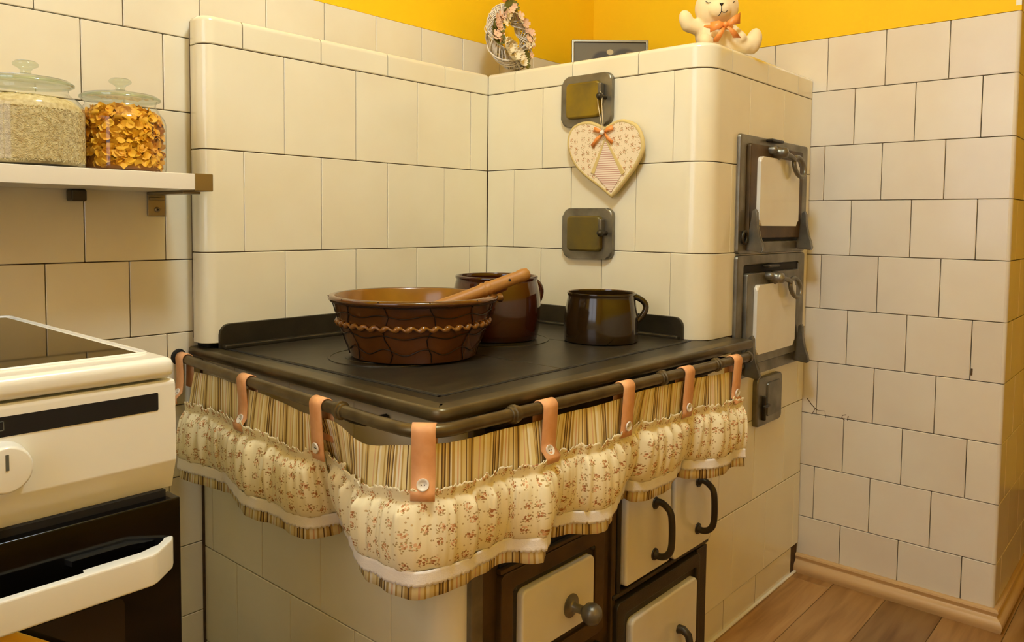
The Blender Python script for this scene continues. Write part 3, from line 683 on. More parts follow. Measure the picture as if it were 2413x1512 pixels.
# each hem point hangs from the nearest rail point (kept in order along the rail)
sv = []
for h in HP:
    d = [np.hypot(*(h-p)) for p in RP]; sv.append(RS[int(np.argmin(d))])
sv = np.maximum.accumulate(np.array(sv)); kk = np.ones(41)/41
sv = np.convolve(np.pad(sv, 20, 'edge'), kk, 'valid'); N = len(HP)
sv = np.maximum.accumulate(sv); sv += np.linspace(0, .004, N)
HL = np.concatenate([[0], np.cumsum([np.hypot(*(b-a)) for a, b in zip(HP[:-1], HP[1:])])])
# height of the upper hem, sagging between the tabs
TOP = [(455,873),(520,890),(580,915),(620,925),(660,945),(700,965),(750,985),(800,992),(838,1040),(870,1050),(970,1046),(1040,1041),(1100,1036),(1150,1020),(1200,1007),(1250,994),(1290,985),(1330,972),(1400,957),(1440,946),(1490,927),(1560,908),(1610,898),(1640,890),(1700,880),(1745,870)]
ts, tz = [], []
for q in TOP:
    d = ray(*q)
    best = min(range(len(RP)), key=lambda i: abs(d[0]*(RP[i][1]-CAM[1])-d[1]*(RP[i][0]-CAM[0]))/np.hypot(d[0], d[1])*(1 if (RP[i]-CAM[:2])@d[:2] > 0 else 99))
    t = np.hypot(*(RP[best]-CAM[:2]))/np.hypot(d[0], d[1]); ts.append(RS[best]); tz.append(CAM[2]+t*d[2])
od_ = np.argsort(ts); ts = np.array(ts)[od_]; tz = np.array(tz)[od_]
topz = np.interp(sv, ts, tz); topz = np.convolve(np.pad(topz, 12, 'edge'), np.ones(25)/25, 'valid')
fz = lambda i: noise.noise(Vector((HL[i]*28, 3.3, 0)))
def cloth_pt(i, v, out=0.):
    """point at column i, v = 0 upper hem .. 1 lower hem, pushed outwards by out"""
    p, n = rail_at(sv[i]); a = HP[min(i+2, N-1)]-HP[max(i-2, 0)]; L = np.hypot(*a); nh = np.array((a[1], -a[0]))/max(L, 1e-6)
    w = .04+.96*v**.85
    q = (p+n*.001)*(1-w)+HP[i]*w; nn = n*(1-w)+nh*w; nn = nn/max(1e-6, np.hypot(*nn))
    q = q+nn*(out+.0022*fz(i)*(1-v)+.0016*math.sin(HL[i]*140)*v*.6)
    return (q[0], q[1], topz[i]*(1-v)+ZH*v)
def sheet(name, vs_of_i, out_of, mat, nv, thick, step=1):
    idx = list(range(0, N, step)); verts, faces, uv = [], [], []
    for i in idx:
        v0, v1 = vs_of_i(i)
        for k in range(nv+1):
            v = v0+(v1-v0)*k/nv; p = cloth_pt(i, v, out_of(i, v, k/nv)); verts.append(p); uv.append((HL[i], p[2]))
    m = nv+1
    for a in range(len(idx)-1):
        for k in range(nv): faces.append((a*m+k, a*m+k+1, (a+1)*m+k+1, (a+1)*m+k))
    o = mesh_obj(name, verts, faces, mat, cur, True, uv)
    so = o.modifiers.new('thickness', 'SOLIDIFY'); so.thickness = thick; so.offset = 0
    return o
sheet('striped_panel', lambda i: (0, 1), lambda i, v, k: 0., 'stripes', 14, .0010)
def gather(i): return 1.1-3.2*abs(noise.noise(Vector((HL[i]*34, .7, 1.1))))+.7*noise.noise(Vector((HL[i]*110, 5.7, 1.1)))
def edge_v(i): return .275++.045*noise.noise(Vector((HL[i]*60, 9.1, 0)))+.034*noise.noise(Vector((HL[i]*170, 2.1, 0)))
SEAM = .36
LACE0, LACE1 = .80, .885
def f_out(i, v, k):
    g = gather(i)
    if v < SEAM: t = (SEAM-v)/(SEAM-.26); return .0055+.004*t+.005*t*g
    t = (v-SEAM)/(LACE0-SEAM); puff = math.sin(min(1, t*1.25)*PI)**.6 if t < .8 else math.sin(PI*min(1, .8*1.25))**.6
    return .0055+.010*(math.sin(PI*min(1., t))**.5)+.0085*g*(1-.62*t)*min(1, t*6)+.003*(1-t)*0
def fl_v(i): return (edge_v(i), LACE0+.01)
sheet('floral_ruffle', fl_v, f_out, 'floral', 34, .0010)
def lace_v(i): return (LACE0, LACE1+.022*abs(math.sin(HL[i]*400)))
sheet('lace_trim', lace_v, lambda i, v, k: .0085, 'lace', 5, .0012)
# leather tabs with buttons
ST = [(441, 848, 930, .62), (597, 893, 996, .62), (770, 948, 1058, .62), (1003, 1003, 1128, .67), (1280, 955, 1060, .62), (1467, 912, 1000, .62), (1612, 877, 958, .62), (1739, 850, 922, .62)]
for n_, (x, yr_, yb, bt) in enumerate(ST):
    s = rail_px(x, yr_); p, n = rail_at(s); t = np.array((-n[1], n[0])); z = zr(p)
    hw = .0168
    ln = .092 if n_ == 3 else .088
    i = int(np.argmin(np.abs(sv-s)))
    # centre line in the (out, z) plane: hangs behind, over the rail, down the front
    R1 = RR+.0014; cl = [(-R1+.001, -.060), (-R1, -.03), (-R1, 0)]+[(R1*math.cos(math.radians(a)), R1*math.sin(math.radians(a))) for a in range(165, -1, -15)]
    def cloth_out(dz):
        v = (topz[i]-(z+dz))/(topz[i]-ZH)
        if v < 0: return R1*.35
        q = cloth_pt(i, min(1, v), f_out(i, v, 0) if v > .27 else 0); return float((np.array(q[:2])-p)@n)
    for k in range(1, 9):
        dz = -ln*k/8; want = max(cloth_out(dz)+.0032, R1*(1-k/8*.55)); cl.append((want, dz))
    vs, fs = [], []; m = len(cl)
    for j in range(m):
        for h in (-hw, 0, hw):
            o, dz = cl[j]; vs.append((p[0]+n[0]*o+t[0]*h, p[1]+n[1]*o+t[1]*h, z+dz))
    for j in range(m-1):
        for h in range(2): fs.append((j*3+h, j*3+h+1, (j+1)*3+h+1, (j+1)*3+h))
    sp = mesh_obj('leather_tab', vs, fs, 'leather', cur, True); so = sp.modifiers.new('thickness', 'SOLIDIFY'); so.thickness = .0018; so.offset = 0
    o, dz = cl[-1-2]; c = Vector((p[0]+n[0]*(o+.0036), p[1]+n[1]*(o+.0036), z+dz-.002))
    b = lathe('button', [(1e-4, .0006), (.0052, .0008), (.0062, .0024), (.0082, .0026), (.0090, .0012), (.0085, 0), (1e-4, 0)], 'button', sp, 24)
    o2, dz2 = cl[-2]; o3, dz3 = cl[-4]; sl = (o2-o3)/(dz3-dz2)
    rot = Vector((n[0], n[1], sl)).to_track_quat('Z', 'Y').to_matrix().to_4x4(); b.matrix_basis = Matrix.Translation(c) @ rot
    for d in (-.0022, .0022):
        th = lathe('button_hole', [(.0009, .0009), (.0009, .0012), (1e-5, .0013)], 'wire', sp, 8); th.matrix_basis = Matrix.Translation(c) @ rot @ Matrix.Translation((d, 0, 0))
# ================================================================== earthenware on the cooktop
ZP = Z0+.0040
def at(px, py, z): p = on('z', z, px, py); return (float(p[0]), float(p[1]), z)
bw = empty('wired_bowl', (-.159, -.425, ZP), local=True)
tag(bw, 'wide brown glazed earthenware bowl bound with wire and a rope band', 'bowl')
BO = [(.118, 0), (.1215, .003), (.126, .018), (.134, .040), (.143, .066), (.150, .088), (.1545, .104), (.1585, .108), (.1640, .1105), (.1655, .1145), (.163, .1185), (.157, .1195)]
BI = [(.151, .116), (.146, .100), (.138, .070), (.128, .040), (.118, .018), (.100, .010), (1e-4, .008)]
lathe('body', [(1e-4, 0.0)]+BO+[(.153, .1185)], 'glaze', bw, 72)
lathe('inner_glaze', [(.1535, .1186), (.151, .116)]+BI[1:], 'glaze_in', bw, 72)
def rad(z):
    for (a, b), (c, d) in zip(BO[:-1], BO[1:]):
        if b <= z <= d: return a+(c-a)*(z-b)/max(1e-6, d-b)
    return BO[-1][0]
# twisted clay rope
rp, rr_ = [], []
for i in range(288):
    a = 2*PI*i/288; ph = a*40
    rp.append(((rad(.068)+.0035)*math.cos(a), (rad(.068)+.0035)*math.sin(a), .068+.0025*math.sin(ph))); rr_.append(.0042+.0018*math.cos(ph))
tube('rope_band', rp, rr_, 'rope_glaze', bw, 8, True)
wires = []
for k in range(11):   # uprights
    a0 = 2*PI*k/11+.2; wires.append(([((rad(z)+.0016)*math.cos(a0+.05*math.sin(z*90+k)), (rad(z)+.0016)*math.sin(a0+.05*math.sin(z*90+k)), z) for z in [.004+.0143*j for j in range(9)]], .0010))
for o, r in wires: tube('binding_wire', o, r, 'wire', bw, 5)
for z0, am in ((.024, .006), (.052, .003), (.090, .003), (.108, .001)):
    tube('binding_wire', [((rad(z0+am*math.sin(11*a))+.0018)*math.cos(a), (rad(z0+am*math.sin(11*a))+.0018)*math.sin(a), z0+am*math.sin(11*a)) for a in [2*PI*i/120 for i in range(120)]], .0010, 'wire', bw, 5, True)
# little twisted ear of clay at the rim
ea = math.atan2(CR[1], CR[0])+.08
tube('rim_ear', [(.158*math.cos(ea-.10), .158*math.sin(ea-.10), .112), (.168*math.cos(ea-.03), .168*math.sin(ea-.03), .114), (.170*math.cos(ea+.03), .170*math.sin(ea+.03), .109), (.163*math.cos(ea+.08), .163*math.sin(ea+.08), .112)], [.005, .008, .007, .005], 'glaze_in', bw, 8)
# wooden handle resting in the bowl
p1 = CAM+ray(1246, 648)*1.60; p0 = CAM+ray(1052, 722)*1.535; dv = (p0-p1)/np.linalg.norm(p0-p1); Lh = .352; p1 = p1+np.array((0, 0, .0045))
pe = empty('wooden_pestle', tuple(map(float, p1+dv*Lh)), local=True); tag(pe, 'turned pale wooden pestle with ringed grip leaning in the bowl', 'pestle')
pr = [(1e-4, 0), (.012, .002), (.0155, .012), (.0150, .08), (.0128, .20)]+[(r, z+Lh-.245) for r, z in [(0.0128, 0.135), (0.015, 0.139), (0.015, 0.143), (0.013, 0.146), (0.015, 0.15), (0.015, 0.154), (0.013, 0.157), (0.0125, 0.215), (0.0118, 0.219), (0.013, 0.222), (0.0135, 0.232), (0.0115, 0.242), (0.006, 0.2455), (0.0001, 0.246)]]
shaft = lathe('shaft', pr, 'wood', pe, 28)
hole = tube('hanging_hole', [(.0128, 0, Lh-.049), (.0100, 0, Lh-.049)], .003, 'black', pe, 10)
q = Vector(tuple(-dv)).to_track_quat('Z', 'Y'); pe.rotation_mode = 'QUATERNION'; pe.rotation_quaternion = q
v_cam = Vector(tuple(CAM-p1)).normalized(); loc_cam = q.inverted() @ v_cam; aa = math.atan2(loc_cam.y, loc_cam.x)
hole.rotation_euler[2] = aa
def pot(name, label, c, outer, inner, mat, hr, hz0, hz1, hout, hdir, hrad):
    e = empty(name, c, local=True); tag(e, label, 'pot')
    lathe('body', outer+inner, mat, e, 64)
    d = Vector((hdir[0], hdir[1], 0)).normalized(); n = 14; pts = []
    for i in range(n+1):
        t = i/n; a = PI*t; r = hr-.004+hout*math.sin(a)**.8; z = hz1+(hz0-hz1)*t+ .006*math.sin(a); pts.append((d.x*r, d.y*r, z))
    tube('handle', pts, [hrad*1.15]+[hrad]*(n-1)+[hrad*1.3], mat, e, 12)
    return e
RT = (CR[0], CR[1])
pot('tall_pot', 'tall red-brown glazed pot with side handle standing behind the bowl', (.118, -.392, ZP+.0005),
    [(1e-4, 0), (.088, 0), (.0925, .003), (.096, .02), (.0990, .05), (.0995, .08), (.097, .108), (.0925, .126), (.0905, .132), (.0930, .136), (.0930, .140), (.0905, .1415)],
    [(.0875, .140), (.0865, .132), (.092, .10), (.093, .05), (.088, .012), (1e-4, .010)], 'glaze_red', .0965, .062, .128, .022, (RT[0]*.9+.25, RT[1]*.9+.35), .008)
sp_ = at(1415, 800, ZP)
pot('small_pot', 'small dark brown glazed mug pot with chipped rim and ear handle', (sp_[0], sp_[1], Z0+.0022),
    [(1e-4, 0), (.079, 0), (.0825, .003), (.0832, .02), (.0825, .045), (.080, .070), (.0765, .090), (.0742, .100), (.0752, .104), (.0765, .107), (.0755, .1095)],
    [(.0725, .109), (.0712, .104), (.074, .09), (.078, .05), (.076, .012), (1e-4, .010)], 'glaze_dark', .0785, .040, .100, .026, RT, .0068)
lathe('inner_glaze', [(.0757, .1098), (.0727, .1094), (.0714, .104), (.0742, .09)], 'glaze_in', bpy.data.objects['small_pot'], 64)
# ================================================================== heart hung on the soot door's knob
hx = XT-.022
HPX = [(1424.5,305),(1412,299),(1394,292),(1376,291.5),(1356,299),(1344.5,315),(1340.5,338),(1344.5,358),(1356,385),(1376,408),(1399,426),(1422,444),(1441,461),(1455,444),(1478,414),(1498,385),(1511.5,355),(1513,338),(1508,315),(1496.6,297),(1478,288),(1462,286),(1445,292),(1432,300)]
hw3 = [on('x', hx, *q) for q in HPX]; hc = np.mean(hw3, axis=0)
ht = empty('heart_ornament', (hx+.009, float(hc[1]), float(hc[2])), -PI/2, local=True)
tag(ht, 'padded floral fabric heart with orange bow hanging on the tiled block', 'ornament')
def hl(px, py): p = on('x', hx, px, py); return (-(p[1]-hc[1]), p[2]-hc[2])
HO = [hl(*q) for q in HPX]
def smooth_closed(P, m=4):
    n = len(P); P = [np.array(p) for p in P]; out = []
    for i in range(n):
        p0, p1, p2, p3 = P[i-1], P[i], P[(i+1) % n], P[(i+2) % n]
        sharp = i in (0, 12) or (i+1) % n in (0, 12)
        for k in range(m):
            t = k/m
            out.append(tuple(p1+(p2-p1)*t) if sharp else tuple(.5*((2*p1)+(-p0+p2)*t+(2*p0-5*p1+4*p2-p3)*t*t+(-p0+3*p1-3*p2+p3)*t**3)))
    return out
HS = smooth_closed(HO)
slab('padded_body', HS, 0, -.011, 'floral_heart', ht, .003, 2)
tube('piping', [(x, -.006, z) for x, z in HS], .0058, 'piping', ht, 8, True)
A, B, C_, D = hl(1428, 330), hl(1402, 411), hl(1441, 454), hl(1466, 412)
slab('ticking_panel', [A, B, C_, D], -.010, -.0125, 'ticking', ht, .0005, 1, smooth=False)
for P, Q in ((A, B), (A, D)):
    d = np.array(Q)-np.array(P); nrm = np.array((-d[1], d[0])); nrm = nrm/np.hypot(*nrm)*.0085*(1 if P is A and Q is D else -1)
    slab('binding_strip', [P, Q, tuple(np.array(Q)+nrm*1.3), tuple(np.array(P)+nrm*.4)], -.010, -.0130, 'piping', ht, .0005, 1, smooth=False)
b0 = hl(1425, 313)
def ribbon(name, pts, w, mat, par, th=.0008):
    """flat band along 3D points, width in the local x-z plane"""
    vs, fs = [], []; n = len(pts)
    for i, p in enumerate(pts):
        a = np.array(pts[max(0, i-1)]); b = np.array(pts[min(n-1, i+1)]); d = b-a; nn = np.array((-d[2], 0, d[0])); nn = nn/max(1e-9, np.linalg.norm(nn)); ww = w[i] if isinstance(w, (list, tuple)) else w
        vs += [tuple(np.array(p)+nn*ww), tuple(np.array(p)-nn*ww)]
    for i in range(n-1): fs.append((2*i, 2*i+1, 2*i+3, 2*i+2))
    o = mesh_obj(name, vs, fs, mat, par, True); so = o.modifiers.new('thickness', 'SOLIDIFY'); so.thickness = th; return o
for q1, q2, ws in (((1402, 305), None, [.002, .0055, .006]), ((1447, 300), None, [.002, .0055, .006]), ((1398, 345), None, [.002, .004, .0045]), ((1446, 337), None, [.002, .004, .0045])):
    e = hl(*q1); m = ((b0[0]+e[0])/2, (b0[1]+e[1])/2)
    ribbon('bow', [(b0[0], -.0135, b0[1]), (m[0], -.0185, m[1]+.001), (e[0], -.0150, e[1])], ws, 'orange', ht)
bd = lathe('bead', [(1e-4, -.006), (.0045, -.004), (.006, 0), (.0045, .004), (1e-4, .006)], 'button', ht, 16); bd.location = (b0[0], -.0205, b0[1])
kx, kz = -(-.4775-hc[1]), 1.2975-hc[2]
ky = -.021
tube('cord', [(b0[0]-.001, -.016, b0[1]), (kx-.006, ky, kz-.02), (kx-.007, ky-.002, kz+.002), (kx-.004, ky-.002, kz+.0075), (kx+.002, ky-.002, kz+.009), (kx+.007, ky-.002, kz+.004), (kx+.005, ky, kz-.02), (b0[0]+.001, -.016, b0[1])], .0011, 'cord', ht, 6)
# ================================================================== ornaments on top of the block
ZTOP = 1.400
wc = Vector((.452, -.128, 1.4975))
wn = Vector((.0, -1.0, .16)).normalized(); wx = Vector((0, 0, 1)).cross(wn).normalized()*-1; wz = wn.cross(wx)*-1
wz = wx.cross(wn); wz = wz if wz.z > 0 else -wz
wre = empty('flower_wreath', (wc.x, wc.y, ZTOP+.001)); tag(wre, 'small white wicker wreath with pink and cream flowers', 'wreath')
def wp(a, r, d): return wc+wx*(r*math.cos(a))+wz*(r*math.sin(a)*1.08)+wn*d
strands = []
for s_ in range(30):
    ph = random.uniform(0, 2*PI); tw = random.choice((3, 4, 5, -3, -4)); rr0 = random.uniform(.010, .019); pts = []
    for i in range(48):
        a = 2*PI*i/48; b = ph+tw*a; pts.append(wp(a, .068+rr0*math.cos(b), rr0*1.25*math.sin(b)))
    strands.append((pts, random.uniform(.0014, .0022)))
vs, fs = [], []
for pts, r in strands:
    a_, b_ = tube_data(pts, r, 5, True); o = len(vs); vs += a_; fs += [tuple(i+o for i in f) for f in b_]
mesh_obj('wicker_ring', vs, fs, 'wicker', wre, True)
def flower_mesh(name, mat, R, petals=5, cup=.4):
    vs, fs = [], []
    for k in range(petals):
        a = 2*PI*k/petals; o = len(vs); d = Vector((math.cos(a), math.sin(a), 0)); t = Vector((-d.y, d.x, 0))
        for r, w, z in ((.08, .10, 0), (.5, .36, .10*cup), (.85, .40, .30*cup), (1.0, .22, .55*cup)):
            vs += [d*r*R-t*w*R+Vector((0, 0, z*R)), d*r*R+Vector((0, 0, z*R*.6)), d*r*R+t*w*R+Vector((0, 0, z*R))]
        for j in range(3): fs += [(o+3*j, o+3*j+1, o+3*j+4, o+3*j+3), (o+3*j+1, o+3*j+2, o+3*j+5, o+3*j+4)]
    o = len(vs); m = 8
    for i in range(m): vs.append(Vector((.16*R*math.cos(2*PI*i/m), .16*R*math.sin(2*PI*i/m), .12*R)))
    vs.append(Vector((0, 0, .24*R)))
    for i in range(m): fs.append((o+i, o+(i+1) % m, o+m))
    me = bpy.data.meshes.new(name); me.from_pydata([tuple(v) for v in vs], [], fs); me.materials.append(MT[mat]); me.shade_smooth(); return me
FM = [flower_mesh('flower', 'petal', .0115), flower_mesh('flower', 'petal_cream', .0115), flower_mesh('rose', 'petal_cream', .021, 8, 1.6), flower_mesh('leaf', 'leaf', .021, 6, .5)]
def stick(kind, a, r, d, sc=1., tilt=.5, nm=None):
    me = FM[kind]; o = link(nm or me.name.split('.')[0], me, wre); p = wp(a, r, d)
    z = (wn+Vector((random.uniform(-tilt, tilt), random.uniform(-tilt, tilt), random.uniform(-tilt, tilt)))).normalized()
    o.matrix_basis = Matrix.Translation(p) @ z.to_track_quat('Z', 'Y').to_matrix().to_4x4() @ Matrix.Rotation(random.uniform(0, 6), 4, 'Z') @ Matrix.Scale(sc, 4)
for i in range(26): a = math.radians(215-i*8.2); stick(i % 3 == 2 and 1 or 0, a, .062+random.uniform(-.016, .014), .022+random.uniform(0, .008), random.uniform(.75, 1.15))
for i in range(10): a = math.radians(35-i*7); stick(0, a, .068+random.uniform(-.012, .014), .024, random.uniform(.7, 1.1))
for a in (82, 98, 12, -4, -16, 236, 250, 62, 244): stick(3, math.radians(a), .068+random.uniform(-.012, .014), .020, random.uniform(.75, 1.0), .4)
for a, r, s_ in ((300, .066, 1.1), (322, .060, 1.0), (278, .055, .9), (264, .066, .8), (310, .048, .8)): stick(2, math.radians(a), r, .026, s_, .3)
for a in (255, 272, 336, 290, 60, 110, 190, 205): stick(1, math.radians(a), .060+random.uniform(-.012, .012), .028, .9)
tp_ = wp(math.radians(96), .086, .004)
for dx_, up in ((-.028, .012), (.026, .016), (-.012, .036), (.010, .04)):
    vs = []; e = tp_+wx*dx_+Vector((0, 0, up)); m = (tp_+e)/2+wn*.010
    s2 = Vector((0, 0, 1)) if abs(dx_) > .02 else wx
    vs = [tp_+s2*.003, tp_-s2*.003, m+s2*.010, m-s2*.010, e+s2*.012, e-s2*.012]
    ob = mesh_obj('ribbon', vs, [(0, 1, 3, 2), (2, 3, 5, 4)], 'orange', wre, True); so = ob.modifiers.new('thickness', 'SOLIDIFY'); so.thickness = .001
# framed photograph
pf = empty('picture_frame', (.8455, -.1955, ZTOP+.001), math.atan2(-.177, .157), local=True); tag(pf, 'pewter-framed old sepia photograph standing on the tiled block', 'picture frame')
pf.rotation_euler[0] = -.10
ringslab('frame', rrect(-.118, .118, 0, .154, .002, 1), rrect(-.110, .110, .008, .146, .002, 1), .008, -.006, 'frame', pf, .002)
ph_ = slab('photograph', [(-.111, -.069), (.111, -.069), (.111, .069), (-.111, .069)], .004, -.001, 'photo', pf, loc=(0, 0, .077), smooth=False)
box('easel_back', -.10, .10, .004, .009, .006, .148, 'iron', pf)
box('easel_leg', -.02, .02, .009, .045, .002, .010, 'iron', pf)
# soft toy bear
BO_ = Vector((.592, -.672, ZTOP+.001)); rt = Vector((CR[0], CR[1], 0)).normalized(); fw = Vector((-CF[0], -CF[1], 0)).normalized(); upv = Vector((0, 0, 1))
be = empty('plush_bear', tuple(BO_)); tag(be, 'cream plush toy bear with orange bow sitting on the tiled block', 'toy')
bm = bmesh.new()
def ball(c, r, ax=None):
    m = Matrix.Translation(BO_+rt*c[0]+fw*c[1]+upv*c[2]) @ Matrix((( rt.x, fw.x, 0, 0), (rt.y, fw.y, 0, 0), (0, 0, 1, 0), (0, 0, 0, 1)))
    if ax: m = m @ Matrix.Rotation(ax, 4, 'Y')
    bmesh.ops.create_uvsphere(bm, u_segments=24, v_segments=16, radius=1, matrix=m @ Matrix.Diagonal((r[0], r[1], r[2], 1)))
def limb(a, b, r0, r1, n=7):
    for i in range(n):
        t = i/(n-1); r = r0+(r1-r0)*t; ball([a[k]+(b[k]-a[k])*t for k in range(3)], (r, r, r))
ball((0, 0, .047), (.050, .040, .047)); ball((-.002, .010, .110), (.052, .045, .053)); ball((-.004, .044, .097), (.027, .022, .022))
ball((-.042, 0, .160), (.018, .011, .020)); ball((.040, 0, .160), (.018, .011, .020))
limb((-.032, .004, .062), (-.070, .010, .070), .019, .017); ball((-.075, .012, .080), (.017, .016, .026), -.35)
limb((.032, .004, .060), (.052, .028, .036), .018, .015)
limb((.020, .008, .024), (.072, .014, .022), .023, .020); ball((.088, .014, .032), (.019, .019, .032), .22)
limb((-.022, .010, .024), (-.036, .050, .020), .022, .018); ball((-.040, .060, .022), (.015, .014, .018))
bb = bm_obj('body', bm, 'plush', be, True); rm = bb.modifiers.new('remesh', 'REMESH'); rm.mode = 'VOXEL'; rm.voxel_size = .0030; rm.use_smooth_shade = True
sm_ = bb.modifiers.new('smooth', 'SMOOTH'); sm_.iterations = 8; sm_.factor = .5
def bp(x, f, z): return BO_+rt*x+fw*f+upv*z
mesh_obj('nose', [bp(-.011, .0655, .1080), bp(.000, .0660, .1080), bp(-.0055, .0662, .0990), bp(-.0055, .0700, .1050)], [(0, 1, 3), (1, 2, 3), (2, 0, 3), (0, 2, 1)], 'thread', be, True)
tube('mouth', [bp(-.012, .0640, .0780), bp(-.009, .0655, .0810), bp(-.0055, .0660, .0880), bp(-.0055, .0665, .0990)], .0008, 'thread', be, 6)
tube('mouth', [bp(-.0055, .0660, .0885), bp(.000, .0655, .0860), bp(.006, .0640, .0870), bp(.009, .0625, .0910)], .0008, 'thread', be, 6)
for s_ in (-1, 1): tube('eye', [bp(-.003+s_*.026+dx, .052-abs(dx)*.4-(.004 if s_ > 0 else .002), .115+dz_) for dx, dz_ in ((-.009, .001), (-.004, -.0025), (.003, -.002), (.008, .003))], .0008, 'thread', be, 6)
for dx_, dz_, w1 in ((-.034, -.006, .012), (.036, .016, .013), (-.022, -.040, .008), (.030, -.030, .009)):
    a = bp(.006, .058, .0600); e = bp(.006+dx_, .056, .060+dz_); m = (a+e)/2+fw*.010; s2 = upv if abs(dz_) < .02 else rt
    ob = mesh_obj('bow', [a+s2*.003, a-s2*.003, m+s2*w1*.8, m-s2*w1*.8, e+s2*w1, e-s2*w1], [(0, 1, 3, 2), (2, 3, 5, 4)], 'orange', be, True); so = ob.modifiers.new('thickness', 'SOLIDIFY'); so.thickness = .0012
lathe('bow_knot', [(1e-4, -.007), (.006, -.004), (.007, 0), (.006, .004), (1e-4, .007)], 'orange', be, 14).matrix_basis = Matrix.Translation(bp(.006, .060, .0600))
nk = [bp(.036*math.cos(a), .006+.037*math.sin(a), .066-.006*math.sin(a)) for a in [2*PI*i/28 for i in range(28)]]
tube('neck_ribbon', nk, .0045, 'orange', be, 6, True)
# ================================================================== wall shelf with two jars
sh = empty('wall_shelf', (-.90, 0, 1.046)); tag(sh, 'white wall shelf with bronze end cap on steel brackets', 'shelf')
box('board', -1.45, -.4865, -.195, -.001, 1.046, 1.0755, 'shelf', sh, .0012, 1)
box('end_cap', -.4870, -.452, -.196, -.001, 1.0445, 1.0765, 'brass', sh, .0012, 1)
bk = box('bracket', -.4885, -.453, -.005, -.0005, .998, 1.046, 'bracket', sh, .0012, 1)
box('bracket_arm', -.4885, -.453, -.15, -.001, 1.040, 1.0458, 'bracket', sh, .001, 1)
box('bracket_fold', -.4865, -.455, -.009, -.004, 1.030, 1.036, 'bracket', sh, .001, 1)
lathe('screw', [(.0055, 0), (.0055, .0015), (.0035, .0028), (1e-4, .003)], 'bracket', bk, 14).matrix_basis = Matrix.Translation((-.4705, -.005, 1.011)) @ Matrix.Rotation(PI/2, 4, 'X')
lathe('screw_slot', [(.0022, 0), (.0022, .0004), (1e-4, .0005)], 'black', bk, 10).matrix_basis = Matrix.Translation((-.4705, -.008, 1.011)) @ Matrix.Rotation(PI/2, 4, 'X')
box('old_bracket', -.6375, -.611, -.030, -.0005, 1.024, 1.0455, 'iron', sh, .003)
SHZ = 1.0765
def jar(name, label, c, R, lidr, hb, fill, cat_):
    """wide glass jar: straight wall, shoulder, neck; loose lid with a round knob"""
    e = empty(name, (c[0], c[1], SHZ), local=True); tag(e, label, 'jar')
    nr = lidr*.885
    lathe('jar_body', [(1e-4, .0006), (R-.008, .0006), (R-.002, .003), (R, .009), (R, hb-.032), (R-.0025, hb-.022), (R-.010, hb-.012), (nr+.004, hb-.006), (nr, hb-.001), (nr, hb+.006), (nr+.003, hb+.009)], 'glass', e, 64)
    lid = lathe('lid', [(1e-4, hb+.0095), (lidr-.003, hb+.0095), (lidr, hb+.012), (lidr-.001, hb+.0155), (lidr-.006, hb+.019), (lidr*.6, hb+.0225), (.018, hb+.026), (.010, hb+.029), (1e-4, hb+.0292)], 'lid_glass', e, 64)
    lathe('lid_rim', [(lidr-.002, hb+.0105), (lidr+.0012, hb+.0115), (lidr+.0012, hb+.0140), (lidr-.002, hb+.0150)], 'lid_glass', lid, 64, closed=True)
    lathe('knob', [(.0085, hb+.0285), (.0075, hb+.0335), (.0105, hb+.037), (.0185, hb+.0415), (.0192, hb+.045), (.0150, hb+.049), (1e-4, hb+.0505)], 'lid_glass', lid, 32)
    return e
j2 = on('y', -.085, 286, 350); j1 = on('y', -.112, 65, 350)
C1 = (float(j1[0]), -.112); C2 = (float(j2[0]), -.085)
R1_, R2_ = .0862, .0765
jar('rice_jar', 'larger round glass jar with lid full of brown rice', C1, R1_, .0700, .124, None, 'jar')
jar('cereal_jar', 'smaller round glass jar with lid full of corn flakes', C2, R2_, .0672, .121, None, 'jar')
MT['rice'] = M('rice_grain', srgb(222, 206, 160), .6, var=srgb(192, 168, 116), scale=160)
MT['flake'] = M('corn_flake', srgb(252, 196, 52), .6, var=srgb(234, 160, 26), scale=45, bump=.3, bdist=.001, bscale=200)
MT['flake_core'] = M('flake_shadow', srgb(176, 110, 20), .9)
# rice: one mass plus its outer layer of grains
hr = .114; rc = R1_-.0022
vs, fs = lathe_data([(1e-4, .003), (rc-.008, .003), (rc, .010), (rc, hr-.026), (rc-.004, hr-.014), (rc-.015, hr-.004), (.03, hr+.002), (1e-4, hr+.003)], 48)
grain_v = [(1, 0, 0), (-1, 0, 0), (0, .3, 0), (0, -.3, 0), (0, 0, .3), (0, 0, -.3)]; grain_f = [(0, 2, 4), (0, 4, 3), (0, 3, 5), (0, 5, 2), (1, 4, 2), (1, 3, 4), (1, 5, 3), (1, 2, 5)]
vs = [Vector(v) for v in vs]
for g in range(9000):
    if g < 7600: a = random.uniform(0, 2*PI); z = random.uniform(.006, hr-.022); p = Vector((rc*math.cos(a), rc*math.sin(a), z)); nrm = Vector((math.cos(a), math.sin(a), 0))
    else:
        a = random.uniform(0, 2*PI); r = (rc-.004)*math.sqrt(random.uniform(.05, 1)); z = hr+.003-.026*(r/rc)**4; p = Vector((r*math.cos(a), r*math.sin(a), z)); nrm = Vector((.3*math.cos(a), .3*math.sin(a), 1)).normalized()
    t = nrm.cross(Vector((random.uniform(-1, 1), random.uniform(-1, 1), random.uniform(-1, 1)))).normalized(); b = nrm.cross(t); L = .0030; o = len(vs)
    for (x, y, w) in grain_v: vs.append(p+t*x*L+b*y*L+nrm*w*L*.9)
    fs += [tuple(i+o for i in f) for f in grain_f]
